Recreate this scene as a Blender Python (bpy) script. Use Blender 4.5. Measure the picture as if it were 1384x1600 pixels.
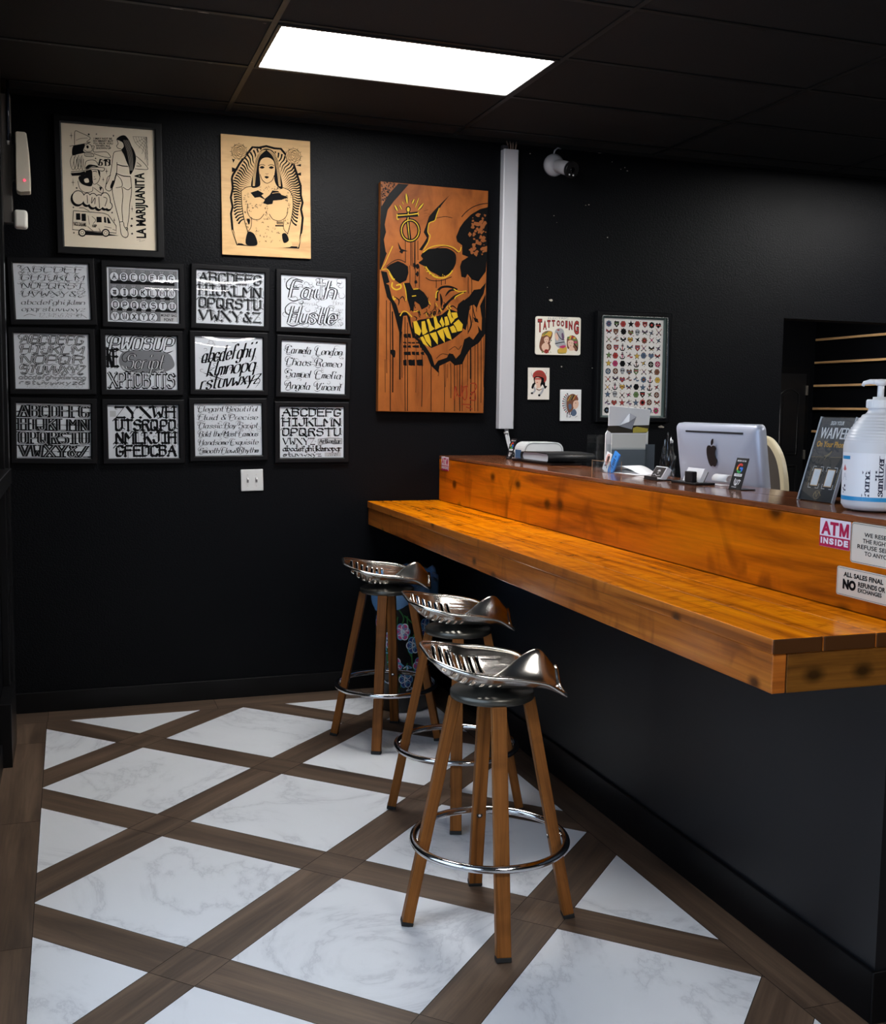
import bpy, bmesh, math, random
from mathutils import Vector, Matrix
from mathutils.geometry import tessellate_polygon

for _o in list(bpy.data.objects):
    bpy.data.objects.remove(_o)
SC = bpy.context.scene
COL = SC.collection
random.seed(7)
PI = math.pi

# ------------------------------------------------------------------ camera
CAM_F, CAM_YAW, CAM_PITCH, CAM_ROLL = 1684.3, 0.3337, -0.0958, 0.0131
cd = bpy.data.cameras.new('camera')
cam = bpy.data.objects.new('camera', cd)
COL.objects.link(cam)
cd.sensor_fit = 'VERTICAL'
cd.sensor_height = 24.0
cd.lens = CAM_F * 24.0 / 1600.0
cd.clip_start = 0.05
fw = Vector((math.sin(CAM_YAW) * math.cos(CAM_PITCH), math.cos(CAM_YAW) * math.cos(CAM_PITCH), math.sin(CAM_PITCH)))
rt = Vector((math.cos(CAM_YAW), -math.sin(CAM_YAW), 0))
up = rt.cross(fw)
r2 = rt * math.cos(CAM_ROLL) + up * math.sin(CAM_ROLL)
u2 = -rt * math.sin(CAM_ROLL) + up * math.cos(CAM_ROLL)
cam.matrix_world = Matrix(((r2.x, u2.x, -fw.x, 0.2479), (r2.y, u2.y, -fw.y, -4.5696), (r2.z, u2.z, -fw.z, 1.5653), (0, 0, 0, 1)))
SC.camera = cam

# ------------------------------------------------------------------ world, exposure
w = bpy.data.worlds.new('sky')
SC.world = w
w.use_nodes = True
w.node_tree.nodes['Background'].inputs[0].default_value = (0.62, 0.78, 1.0, 1)
w.node_tree.nodes['Background'].inputs[1].default_value = 2.7
SC.view_settings.view_transform = 'Standard'
SC.view_settings.look = 'None'
SC.view_settings.exposure = 0.0
SC.view_settings.gamma = 1.0
SC.view_settings.use_curve_mapping = False
PANEL_POWER = 33.0        # emission of the lit ceiling panels

# ------------------------------------------------------------------ materials
MATS = {}


def lin(c):
    return tuple(((v / 255) / 12.92 if v / 255 <= .04045 else ((v / 255 + .055) / 1.055) ** 2.4) for v in c)


def mat(name, col=(128, 128, 128), rough=.5, metal=0., spec=.5, bump=None, emit=None, trans=0., coat=0., raw=False, alpha=None):
    """plain principled material; col in sRGB 0-255"""
    if name in MATS:
        return MATS[name]
    m = bpy.data.materials.new(name)
    m.use_nodes = True
    b = m.node_tree.nodes['Principled BSDF']
    c = col if raw else lin(col)
    b.inputs['Base Color'].default_value = (*c, 1)
    b.inputs['Roughness'].default_value = rough
    b.inputs['Metallic'].default_value = metal
    b.inputs['Specular IOR Level'].default_value = spec
    b.inputs['Transmission Weight'].default_value = trans
    b.inputs['Coat Weight'].default_value = coat
    b.inputs['Coat Roughness'].default_value = .08
    if emit:
        b.inputs['Emission Color'].default_value = (*emit[0], 1)
        b.inputs['Emission Strength'].default_value = emit[1]
    if bump:
        add_bump(m, *bump)
    MATS[name] = m
    return m


def add_bump(m, scale, strength, dist=.002, detail=3., coord='Object'):
    nt = m.node_tree
    tc = nt.nodes.new('ShaderNodeTexCoord')
    no = nt.nodes.new('ShaderNodeTexNoise')
    no.inputs['Scale'].default_value = scale
    no.inputs['Detail'].default_value = detail
    bp = nt.nodes.new('ShaderNodeBump')
    bp.inputs['Strength'].default_value = strength
    bp.inputs['Distance'].default_value = dist
    nt.links.new(tc.outputs[coord], no.inputs['Vector'])
    nt.links.new(no.outputs[0], bp.inputs['Height'])
    nt.links.new(bp.outputs[0], nt.nodes['Principled BSDF'].inputs['Normal'])


def ramp(nt, stops):
    r = nt.nodes.new('ShaderNodeValToRGB')
    e = r.color_ramp.elements
    while len(e) < len(stops):
        e.new(.5)
    for el, (p, c) in zip(e, stops):
        el.position = p
        el.color = (*lin(c), 1)
    return r


def wood(name, light, mid, dark, rough=.35, coat=0., gu=1.6, gv=26., flame=.0, knots=0., spec=.5, fine=.25, fsc=(9., 4.5)):
    """wood with the grain along U (metres in the UV map)"""
    if name in MATS:
        return MATS[name]
    m = bpy.data.materials.new(name)
    m.use_nodes = True
    nt = m.node_tree
    N, L = nt.nodes, nt.links
    b = N['Principled BSDF']
    uv = N.new('ShaderNodeTexCoord')
    mp = N.new('ShaderNodeMapping')
    mp.inputs['Scale'].default_value = (gu, gv, 1)
    L.new(uv.outputs['UV'], mp.inputs['Vector'])
    n1 = N.new('ShaderNodeTexNoise')
    n1.inputs['Scale'].default_value = 1.
    n1.inputs['Detail'].default_value = 6.
    n1.inputs['Roughness'].default_value = .6
    n1.inputs['Distortion'].default_value = .8
    L.new(mp.outputs[0], n1.inputs['Vector'])
    r1 = ramp(nt, [(.28, dark), (.5, mid), (.72, light)])
    L.new(n1.outputs[0], r1.inputs[0])
    col = r1.outputs[0]
    mp2 = N.new('ShaderNodeMapping')
    mp2.inputs['Scale'].default_value = (gu * 4, gv * 9, 1)
    L.new(uv.outputs['UV'], mp2.inputs['Vector'])
    n2 = N.new('ShaderNodeTexNoise')
    n2.inputs['Scale'].default_value = 1.
    n2.inputs['Detail'].default_value = 3.
    L.new(mp2.outputs[0], n2.inputs['Vector'])
    mx = N.new('ShaderNodeMix')
    mx.data_type = 'RGBA'
    mx.blend_type = 'MULTIPLY'
    mx.inputs['Factor'].default_value = fine
    L.new(col, mx.inputs['A'])
    L.new(n2.outputs['Color'], mx.inputs['B'])
    rr = N.new('ShaderNodeMapRange')
    rr.inputs['From Min'].default_value = .3
    rr.inputs['From Max'].default_value = .6
    rr.inputs['To Min'].default_value = .35
    rr.inputs['To Max'].default_value = 1.
    L.new(n2.outputs[0], rr.inputs['Value'])
    L.new(rr.outputs[0], mx.inputs['B'])
    col = mx.outputs['Result']

    def darken(fac, c):
        nonlocal col
        q = N.new('ShaderNodeMix')
        q.data_type = 'RGBA'
        q.inputs['B'].default_value = (*lin(c), 1)
        L.new(col, q.inputs['A'])
        L.new(fac, q.inputs['Factor'])
        col = q.outputs['Result']
    if flame > 0:        # dark stain blotches lying across the grain
        m3 = N.new('ShaderNodeMapping')
        m3.inputs['Scale'].default_value = (fsc[0], fsc[1], 1)
        L.new(uv.outputs['UV'], m3.inputs['Vector'])
        n3 = N.new('ShaderNodeTexNoise')
        n3.inputs['Scale'].default_value = 1.
        n3.inputs['Detail'].default_value = 2.5
        n3.inputs['Distortion'].default_value = 1.2
        L.new(m3.outputs[0], n3.inputs['Vector'])
        q3 = N.new('ShaderNodeMapRange')
        q3.inputs['From Min'].default_value = .53
        q3.inputs['From Max'].default_value = .74
        q3.inputs['To Max'].default_value = flame
        L.new(n3.outputs[0], q3.inputs['Value'])
        darken(q3.outputs[0], dark)
    if knots > 0:
        m4 = N.new('ShaderNodeMapping')
        m4.inputs['Scale'].default_value = (knots, knots * 1.5, 1)
        L.new(uv.outputs['UV'], m4.inputs['Vector'])
        v4 = N.new('ShaderNodeTexVoronoi')
        v4.voronoi_dimensions = '2D'
        v4.inputs['Scale'].default_value = 1.
        v4.inputs['Randomness'].default_value = 1.
        L.new(m4.outputs[0], v4.inputs['Vector'])
        q4 = N.new('ShaderNodeMapRange')
        q4.inputs['From Min'].default_value = .035
        q4.inputs['From Max'].default_value = .12
        q4.inputs['To Min'].default_value = .85
        q4.inputs['To Max'].default_value = 0.
        L.new(v4.outputs['Distance'], q4.inputs['Value'])
        darken(q4.outputs[0], tuple(int(v * .45) for v in dark))
    L.new(col, b.inputs['Base Color'])
    b.inputs['Roughness'].default_value = rough
    b.inputs['Specular IOR Level'].default_value = spec
    b.inputs['Coat Weight'].default_value = coat
    b.inputs['Coat Roughness'].default_value = .12
    bp = N.new('ShaderNodeBump')
    bp.inputs['Strength'].default_value = .15
    bp.inputs['Distance'].default_value = .001
    L.new(n1.outputs[0], bp.inputs['Height'])
    L.new(bp.outputs[0], b.inputs['Normal'])
    MATS[name] = m
    return m


def clear(name, ior=1.45, tint=(1, 1, 1), rough=0., wave=0.):
    """thin clear sheet: see-through with a Fresnel reflection"""
    if name in MATS:
        return MATS[name]
    m = bpy.data.materials.new(name)
    m.use_nodes = True
    nt = m.node_tree
    N, L = nt.nodes, nt.links
    N.remove(N['Principled BSDF'])
    t = N.new('ShaderNodeBsdfTransparent')
    t.inputs[0].default_value = (*tint, 1)
    g = N.new('ShaderNodeBsdfGlossy')
    g.inputs['Roughness'].default_value = rough
    lw = N.new('ShaderNodeLayerWeight')          # Schlick: the same from both sides of the sheet
    p5 = N.new('ShaderNodeMath')
    p5.operation = 'POWER'
    p5.inputs[1].default_value = 5.
    L.new(lw.outputs['Facing'], p5.inputs[0])
    f = N.new('ShaderNodeMath')
    f.operation = 'MULTIPLY_ADD'
    f0 = ((ior - 1) / (ior + 1)) ** 2
    f.inputs[1].default_value = 1 - f0
    f.inputs[2].default_value = f0
    L.new(p5.outputs[0], f.inputs[0])
    mx = N.new('ShaderNodeMixShader')
    L.new(f.outputs[0], mx.inputs[0])
    L.new(t.outputs[0], mx.inputs[1])
    L.new(g.outputs[0], mx.inputs[2])
    L.new(mx.outputs[0], N['Material Output'].inputs[0])
    if wave:
        tc = N.new('ShaderNodeTexCoord')
        no = N.new('ShaderNodeTexNoise')
        no.inputs['Scale'].default_value = 2.5
        no.inputs['Detail'].default_value = 0.
        bp = N.new('ShaderNodeBump')
        bp.inputs['Strength'].default_value = wave
        bp.inputs['Distance'].default_value = .02
        L.new(tc.outputs['Object'], no.inputs['Vector'])
        L.new(no.outputs[0], bp.inputs['Height'])
        L.new(bp.outputs[0], g.inputs['Normal'])
    MATS[name] = m
    return m


# ------------------------------------------------------------------ mesh builder
class MB:
    def __init__(self):
        self.bm = bmesh.new()
        self.uv = self.bm.loops.layers.uv.new('UVMap')
        self.mi = 0

    def face(self, pts, uvs=None, smooth=False, mi=None):
        vs = [self.bm.verts.new(p) for p in pts]
        f = self.bm.faces.new(vs)
        f.material_index = self.mi if mi is None else mi
        f.smooth = smooth
        if uvs:
            for l, q in zip(f.loops, uvs):
                l[self.uv].uv = q
        return f

    def box(self, x0, x1, y0, y1, z0, z1, grain='x', off=None, M=None, sides=None):
        if off is None:
            off = (random.uniform(0, 9), random.uniform(0, 9))
        P = [Vector((x, y, z)) for z in (z0, z1) for y in (y0, y1) for x in (x0, x1)]
        g = 'xyz'.index(grain)
        vs = [self.bm.verts.new((M @ p) if M else p) for p in P]
        for idx, n in (((0, 2, 3, 1), 2), ((4, 5, 7, 6), 2), ((0, 1, 5, 4), 1), ((2, 6, 7, 3), 1), ((0, 4, 6, 2), 0), ((1, 3, 7, 5), 0)):
            f = self.bm.faces.new([vs[i] for i in idx])
            f.material_index = self.mi if sides is None else sides[n]
            ax = [a for a in (0, 1, 2) if a != n]
            if g in ax:
                ua, va = g, [a for a in ax if a != g][0]
                k = 1.
            else:
                ua, va = ax
                k = .25
            for l, i in zip(f.loops, idx):
                l[self.uv].uv = (P[i][ua] * k + off[0] + n * .37, P[i][va] + off[1] + n * .71)
        return vs

    def beam(self, p0, p1, wx, wy, xdir, taper=1., off=None):
        """square bar from p0 to p1, its wx side along xdir"""
        p0, p1 = Vector(p0), Vector(p1)
        z = (p1 - p0).normalized()
        x = Vector(xdir)
        x = (x - z * x.dot(z)).normalized()
        y = z.cross(x)
        ln = (p1 - p0).length
        M = Matrix((x, y, z)).transposed().to_4x4()
        M.translation = p0
        vs = self.box(-wx / 2, wx / 2, -wy / 2, wy / 2, 0, ln, 'z', off, M)
        return vs

    def rings(self, rings, closed=True, cap0=True, cap1=True, smooth=True):
        R = [[self.bm.verts.new(p) for p in r] for r in rings]
        n = len(R[0])
        for a, b in zip(R, R[1:]):
            for i in range(n if closed else n - 1):
                j = (i + 1) % n
                f = self.bm.faces.new((a[i], a[j], b[j], b[i]))
                f.material_index = self.mi
                f.smooth = smooth
        if cap0 and closed:
            self.bm.faces.new(list(reversed(R[0]))).material_index = self.mi
        if cap1 and closed:
            self.bm.faces.new(R[-1]).material_index = self.mi
        return R

    def cyl(self, p0, p1, r0, r1=None, seg=24, cap=True, smooth=True):
        p0, p1 = Vector(p0), Vector(p1)
        r1 = r0 if r1 is None else r1
        z = (p1 - p0).normalized()
        x = z.orthogonal().normalized()
        y = z.cross(x)
        ring = lambda p, r: [p + (x * math.cos(2 * PI * i / seg) + y * math.sin(2 * PI * i / seg)) * r for i in range(seg)]
        self.rings([ring(p0, r0), ring(p1, r1)], True, cap, cap, smooth)

    def lathe(self, prof, c=(0, 0, 0), seg=40, axis='z', smooth=True, cap0=True, cap1=True):
        c = Vector(c)
        out = []
        for r, h in prof:
            ring = []
            for i in range(seg):
                a = 2 * PI * i / seg
                q = {'z': (r * math.cos(a), r * math.sin(a), h), 'y': (r * math.cos(a), h, r * math.sin(a)), 'x': (h, r * math.cos(a), r * math.sin(a))}[axis]
                ring.append(c + Vector(q))
            out.append(ring)
        self.rings(out, True, cap0, cap1, smooth)

    def tube(self, pts, r, seg=10, closed=False, smooth=True):
        pts = [Vector(p) for p in pts]
        n = len(pts)
        rg = []
        prev = None
        for i, p in enumerate(pts):
            a = pts[(i - 1) % n] if (closed or i) else p
            b = pts[(i + 1) % n] if (closed or i < n - 1) else p
            t = (b - a).normalized()
            if prev is None:
                x = t.orthogonal().normalized()
            else:
                x = (prev - t * prev.dot(t)).normalized()
            prev = x
            y = t.cross(x)
            rr = r[i] if isinstance(r, (list, tuple)) else r
            rg.append([p + (x * math.cos(2 * PI * k / seg) + y * math.sin(2 * PI * k / seg)) * rr for k in range(seg)])
        if closed:
            R = self.rings(rg, True, False, False, smooth)
            a, b = R[-1], R[0]
            best = min(range(seg), key=lambda s: (a[0].co - b[s].co).length)
            for i in range(seg):
                f = self.bm.faces.new((a[i], a[(i + 1) % seg], b[(i + 1 + best) % seg], b[(i + best) % seg]))
                f.smooth = smooth
                f.material_index = self.mi
        else:
            self.rings(rg, True, True, True, smooth)

    def prism(self, poly, h0, h1, M=None, smooth=False):
        """closed 2D outline extruded from h0 to h1 (local z), placed by M"""
        M = M or Matrix()
        a = [M @ Vector((x, y, h0)) for x, y in poly]
        b = [M @ Vector((x, y, h1)) for x, y in poly]
        A = [self.bm.verts.new(p) for p in a]
        B = [self.bm.verts.new(p) for p in b]
        n = len(A)
        for i in range(n):
            f = self.bm.faces.new((A[i], A[(i + 1) % n], B[(i + 1) % n], B[i]))
            f.material_index = self.mi
            f.smooth = smooth
        for V_, P_ in ((A, a), (B, b)):
            for t in tessellate_polygon([[Vector((x, y, 0)) for x, y in poly]]):
                f = self.bm.faces.new([V_[i] for i in t])
                f.material_index = self.mi

    def build(self, name, mats, parent=None, bevel=0., seg=2, solid=0., sub=0, normals=True, loc=None, autos=False):
        if normals:
            bmesh.ops.recalc_face_normals(self.bm, faces=self.bm.faces[:])
        me = bpy.data.meshes.new(name)
        self.bm.to_mesh(me)
        self.bm.free()
        for m in (mats if isinstance(mats, (list, tuple)) else [mats]):
            me.materials.append(m)
        o = bpy.data.objects.new(name, me)
        COL.objects.link(o)
        if parent:
            o.parent = parent
        if loc:
            o.location = loc
        if solid:
            q = o.modifiers.new('thickness', 'SOLIDIFY')
            q.thickness = solid
            q.offset = 0
        if bevel:
            q = o.modifiers.new('edge', 'BEVEL')
            q.width = bevel
            q.segments = seg
            q.limit_method = 'ANGLE'
            q.angle_limit = math.radians(40)
        if sub:
            q = o.modifiers.new('smooth', 'SUBSURF')
            q.levels = q.render_levels = sub
        return o


def tag(o, label=None, cat=None, group=None, kind=None):
    if label:
        o['label'] = label
    if cat:
        o['category'] = cat
    if group:
        o['group'] = group
    if kind:
        o['kind'] = kind
    return o


def thing(name, label, cat, loc=(0, 0, 0), rz=0., group=None, rx=0., ry=0.):
    o = bpy.data.objects.new(name, None)
    o.empty_display_size = .1
    COL.objects.link(o)
    o.location = loc
    o.rotation_euler = (rx, ry, rz)
    return tag(o, label, cat, group)


def struct(o):
    o['kind'] = 'structure'
    return o


def box_obj(name, m, x0, x1, y0, y1, z0, z1, parent=None, bevel=0., grain='x'):
    b = MB()
    b.box(x0, x1, y0, y1, z0, z1, grain)
    return b.build(name, m, parent, bevel)


def spline(pts, n=6, closed=False):
    """Catmull-Rom through 2D points"""
    P = [tuple(p) for p in pts]
    if len(P) < 3:
        return P
    out = []
    m = len(P)
    rng = range(m if closed else m - 1)
    for i in rng:
        p0 = P[(i - 1) % m] if (closed or i > 0) else P[0]
        p1, p2 = P[i], P[(i + 1) % m]
        p3 = P[(i + 2) % m] if (closed or i + 2 < m) else P[-1]
        for k in range(n):
            t = k / n
            out.append(tuple(.5 * (2 * b + (c - a) * t + (2 * a - 5 * b + 4 * c - d) * t * t + (3 * b - a - 3 * c + d) * t ** 3) for a, b, c, d in zip(p0, p1, p2, p3)))
    if not closed:
        out.append(P[-1])
    return out


# ------------------------------------------------------------------ flat print work (ink on paper, signs, stickers)
def rect_map(W, H, w, h, y0=0.):
    """art units W x H (y down) onto a local rectangle w x h facing -y, centred"""
    return lambda x, y, l: Vector(((x / W - .5) * w, -y0 - l * .00035, (.5 - y / H) * h))


def quad_map(q, w, h, y0=0.):
    """art drawn inside the quadrilateral q (TL,TR,BR,BL) straightened onto a local rectangle w x h"""
    import numpy as np
    A, B = [], []
    for (x, y), (u, v) in zip(q, ((0, 0), (1, 0), (1, 1), (0, 1))):
        A += [[x, y, 1, 0, 0, 0, -u * x, -u * y], [0, 0, 0, x, y, 1, -v * x, -v * y]]
        B += [u, v]
    k = list(np.linalg.solve(np.array(A, float), np.array(B, float))) + [1.]

    def f(x, y, l):
        d = k[6] * x + k[7] * y + 1
        u, v = (k[0] * x + k[1] * y + k[2]) / d, (k[3] * x + k[4] * y + k[5]) / d
        return Vector(((min(max(u, 0), 1) - .5) * w, -y0 - l * .00035, (.5 - min(max(v, 0), 1)) * h))
    return f


class Art:
    def __init__(self, fn, mats):
        self.fn, self.mats = fn, mats
        self.V, self.F, self.I = [], [], []
        self.k = 0

    def tri(self, pts, tris, m, l):
        b = len(self.V)
        self.k = (self.k + 1) % 28
        self.V += [self.fn(x, y, l + self.k * .03) for x, y in pts]
        for t in tris:
            self.F.append([b + i for i in t])
            self.I.append(m)

    def fill(self, pts, m=0, l=1, smooth=False, n=5):
        if smooth:
            pts = spline(pts, n, True)
        self.tri(pts, tessellate_polygon([[Vector((x, y, 0)) for x, y in pts]]), m, l)

    def rect(self, x0, y0, x1, y1, m=0, l=1):
        self.tri([(x0, y0), (x1, y0), (x1, y1), (x0, y1)], [(0, 1, 2, 3)], m, l)

    def disc(self, cx, cy, rx, ry=None, m=0, l=1, n=20):
        ry = rx if ry is None else ry
        self.tri([(cx + rx * math.cos(2 * PI * i / n), cy + ry * math.sin(2 * PI * i / n)) for i in range(n)], [tuple(range(n))], m, l)

    def circ(self, cx, cy, rx, ry, wd, m=0, l=1, n=24, a0=0, a1=360):
        self.line([(cx + rx * math.cos(math.radians(a0 + (a1 - a0) * i / n)), cy + ry * math.sin(math.radians(a0 + (a1 - a0) * i / n))) for i in range(n + 1)], wd, m, l, False)

    def line(self, pts, wd, m=0, l=1, smooth=True, closed=False, taper=False, n=5):
        if smooth and len(pts) > 2:
            pts = spline(pts, n, closed)
        if closed:
            pts = list(pts) + [pts[0]]
        k = len(pts)
        L_, R_ = [], []
        for i, (x, y) in enumerate(pts):
            a, b = pts[max(i - 1, 0)], pts[min(i + 1, k - 1)]
            dx, dy = b[0] - a[0], b[1] - a[1]
            q = math.hypot(dx, dy) or 1
            h = wd / 2
            if taper:
                t = i / (k - 1)
                h *= (1 - t) * .95 + .05 if taper == 1 else math.sin(PI * min(max(t, .03), .97)) ** .7
            L_.append((x - dy / q * h, y + dx / q * h))
            R_.append((x + dy / q * h, y - dx / q * h))
        self.tri(L_ + R_, [(i, i + 1, k + i + 1, k + i) for i in range(k - 1)], m, l)

    def pen(self, pts, nib, hair, m=0, l=1):
        """broad-nib stroke"""
        nx, ny = nib
        for (x0, y0), (x1, y1) in zip(pts, pts[1:]):
            self.tri([(x0 - nx, y0 - ny), (x0 + nx, y0 + ny), (x1 + nx, y1 + ny), (x1 - nx, y1 - ny)], [(0, 1, 2, 3)], m, l)
        if hair:
            self.line(pts, hair, m, l, False)

    def star(self, x, y, r, m=0, l=1):
        self.fill([(x + (r if i % 2 == 0 else r * .42) * math.sin(i * PI / 5), y - (r if i % 2 == 0 else r * .42) * math.cos(i * PI / 5)) for i in range(10)], m, l)

    def text(self, s, x0, y0, x1, y1, m=0, l=1, bold=0., shear=0., rot=0, slope=0.):
        """built-in sans lettering stretched into the box; rot=90 reads upwards"""
        pts, tris = glyph_mesh(s, bold, shear)
        ax, bx = min(p[0] for p in pts), max(p[0] for p in pts)
        ay, by = min(p[1] for p in pts), max(p[1] for p in pts)
        out = []
        for px, py in pts:
            u, v = (px - ax) / (bx - ax), 1 - (py - ay) / (by - ay)
            if rot == 90:
                u, v = v, 1 - u
            out.append((x0 + u * (x1 - x0), y0 + v * (y1 - y0) + slope * u * (x1 - x0)))
        self.tri(out, tris, m, l)

    def build(self, name, parent):
        me = bpy.data.meshes.new(name)
        me.from_pydata([tuple(v) for v in self.V], [], self.F)
        for m in self.mats:
            me.materials.append(m)
        for p, i in zip(me.polygons, self.I):
            p.material_index = i
        o = bpy.data.objects.new(name, me)
        COL.objects.link(o)
        o.parent = parent
        return o


_G = {}


def glyph_mesh(s, bold, shear):
    k = (s, bold, shear)
    if k not in _G:
        c = bpy.data.curves.new('lettering', 'FONT')
        c.body = s
        c.offset = bold
        c.shear = shear
        c.resolution_u = 3
        o = bpy.data.objects.new('lettering', c)
        COL.objects.link(o)
        dg = bpy.context.evaluated_depsgraph_get()
        me = bpy.data.meshes.new_from_object(o.evaluated_get(dg))
        _G[k] = ([(v.co.x, v.co.y) for v in me.vertices], [tuple(p.vertices) for p in me.polygons])
        bpy.data.objects.remove(o)
        bpy.data.meshes.remove(me)
        bpy.data.curves.remove(c)
    return _G[k]


# hand-drawn alphabet skeletons: strokes of two-digit points, x 0-6, y 0-9 (baseline 2, x-height 6, capitals 9)
SK = {
    'A': '023962 1555', 'B': '0902 094958574606 4655534202', 'C': '584919080312 1242 4253', 'D': '0902 093958533202', 'E': '59090252 0646',
    'F': '590902 0646', 'G': '584919080312425355 5535', 'H': '0902 5952 0656', 'I': '3932 1949 1242', 'J': '494332120304', 'K': '0902 5905 2652',
    'L': '090252', 'M': '0209356962', 'N': '02095259', 'O': '190803124253584919', 'P': '02094958564505', 'Q': '190803124253584919 3461',
    'R': '02094958574606 3652', 'S': '584919080716465553421203', 'T': '0969 3932', 'U': '090312425359', 'V': '093269', 'W': '0912365269',
    'X': '0962 0269', 'Y': '093569 3532', 'Z': '09590252', '&': '521829394805031232 3255', '#': '2228 4248 0454 0757', '$': '584919080716465553421203 3932',
    'a': '4536160503123243 464252', 'b': '0902 0516364543321203', 'c': '4536160503123243', 'd': '494252 4536160503123243', 'e': '044445361605031232 3243',
    'f': '4839291812 0636', 'g': '4536160503123243 4641301001', 'h': '0902 0516364542', 'i': '161322 1819', 'j': '26211000 2829', 'k': '0902 4604 1442',
    'l': '090312', 'm': '0602 05162522 25364542', 'n': '0602 0516364542', 'o': '160503123243453616', 'p': '0600 0516364543321203',
    'q': '4536160503123243 4640', 'r': '0602 051636', 's': '4536160534433212 1203', 't': '19132232 0636', 'u': '06031232 4642', 'v': '062246',
    'w': '0612345266', 'x': '0642 0246', 'y': '0622 4610', 'z': '06460242', '0': '190803123243483919', '1': '173932', '2': '081939484702 0252',
    '3': '08193948473626 364543321203', '4': '42490454', '5': '490906364543321203', '6': '48291603123243453605', '7': '094922', '8': '190807364543321203056748391' + '9',
    '9': '4336160708193948 484322',
}


def skel(ch):
    s = SK.get(ch)
    if not s:
        return []
    return [[(int(k[i]), int(k[i + 1])) for i in range(0, len(k) - 1, 2)] for k in s.split()]


def letters(A, s, x0, y0, x1, y1, style, m=0, l=1, wt=.10, m2=None):
    """one line of hand lettering in the box (y down); styles: black, script, outline, serif, marker"""
    adv = []
    for ch in s:
        st = skel(ch)
        adv.append((max(p[0] for k in st for p in k) if st else 2) + (1.9 if ch.isupper() or ch in '&#$' else 1.5))
    tot = sum(adv) or 1
    sx = (x1 - x0) / tot
    sy = (y1 - y0) / 7.
    nibw = wt * (y1 - y0)
    x = x0 + sx * .6
    for ch, a in zip(s, adv):
        for st in skel(ch):
            pts = [(x + px * sx, y1 - (py - 2) * sy) for px, py in st]
            if style in ('script', 'outline'):
                pts = [(px + (y1 - py) * .28, py) for px, py in spline(pts, 4)]
            if style == 'black':
                A.pen(pts, (nibw * .55, -nibw * .5), nibw * .16, m, l)
                for (ax, ay), (bx, by) in zip(pts, pts[1:]):
                    if abs(bx - ax) < .35 * abs(by - ay) and abs(by - ay) > .5 * (y1 - y0):
                        A.line([(ax + nibw * 1.35, ay - nibw), (bx + nibw * 1.35, by + nibw)], nibw * .22, m, l, False)
                        A.line([(ax - nibw * 1.6, ay + nibw * .5), (ax - nibw * .4, ay - nibw * .9), (ax + nibw * 1.4, ay + nibw * .1)], nibw * .5, m, l, False)
                for qx, qy in (pts[0], pts[-1]):
                    A.fill([(qx - nibw, qy), (qx, qy - nibw * .8), (qx + nibw, qy), (qx, qy + nibw * .8)], m, l)
            elif style == 'script':
                A.pen(pts, (nibw * .42, -nibw * .12), nibw * .22, m, l)
            elif style == 'outline':
                A.pen(pts, (nibw * .8, -nibw * .12), nibw * 1.0, m, l)
                A.pen(pts, (nibw * .36, -nibw * .05), nibw * .22, m2, l + 1)
            elif style == 'serif':
                A.pen(pts, (nibw * .6, 0), nibw * .36, m, l)
                for qx, qy in (pts[0], pts[-1]):
                    A.line([(qx - nibw * 1.1, qy), (qx + nibw * 1.1, qy)], nibw * .28, m, l, False)
            else:
                A.line(pts, nibw, m, l, False)
        if ch.isupper() and style in ('script', 'outline'):      # flourish
            h = y1 - y0
            cx = x + sx * .6
            A.line([(cx + h * .55, y0 - h * .12), (cx + h * .1, y0 - h * .2), (cx - h * .25, y0 + h * .1), (cx - h * .22, y0 + h * .45), (cx + h * .02, y0 + h * .5), (cx + h * .05, y0 + h * .25), (cx - h * .1, y0 + h * .28)], nibw * .4, m, l, True, False, 2)
            A.line([(cx - h * .2, y1 + h * .05), (cx + h * .2, y1 + h * .22), (cx + h * .75, y1 + h * .02)], nibw * .4, m, l, True, False, 2)
        x += a * sx

# ================================================================== SETTING
Y0 = 1.165          # wall with the pictures
XL = -0.06          # wall on the left
ZC = 3.06           # ceiling
XR, YF = 8.55, -8.0
wallp = mat('black wall paint', (11, 12, 15), .4, spec=.085)
add_bump(wallp, 120., .55, .0035, 4.)
blackt = mat('black satin trim paint', (11, 11, 13), .35, spec=.2)
ceilm = mat('black ceiling tile', (21, 20, 19), .85, bump=(220., .5, .002))
barm = mat('black ceiling grid', (24, 23, 22), .5)


def wall(name, x0, x1, y0, y1, z0, z1):
    return struct(box_obj(name, wallp, x0, x1, y0, y1, z0, z1))


# wall with the pictures, with the opening to the back room (one mesh)
DX0, DX1, DZ = 4.465, 6.4, 2.152
b = MB()
b.box(XL - .15, DX0, Y0, Y0 + .13, 0, ZC)
b.box(DX0, DX1, Y0, Y0 + .13, DZ, ZC)
b.box(DX1, XR + .15, Y0, Y0 + .13, 0, ZC)
wall_back = struct(b.build('wall_back', wallp))
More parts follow.
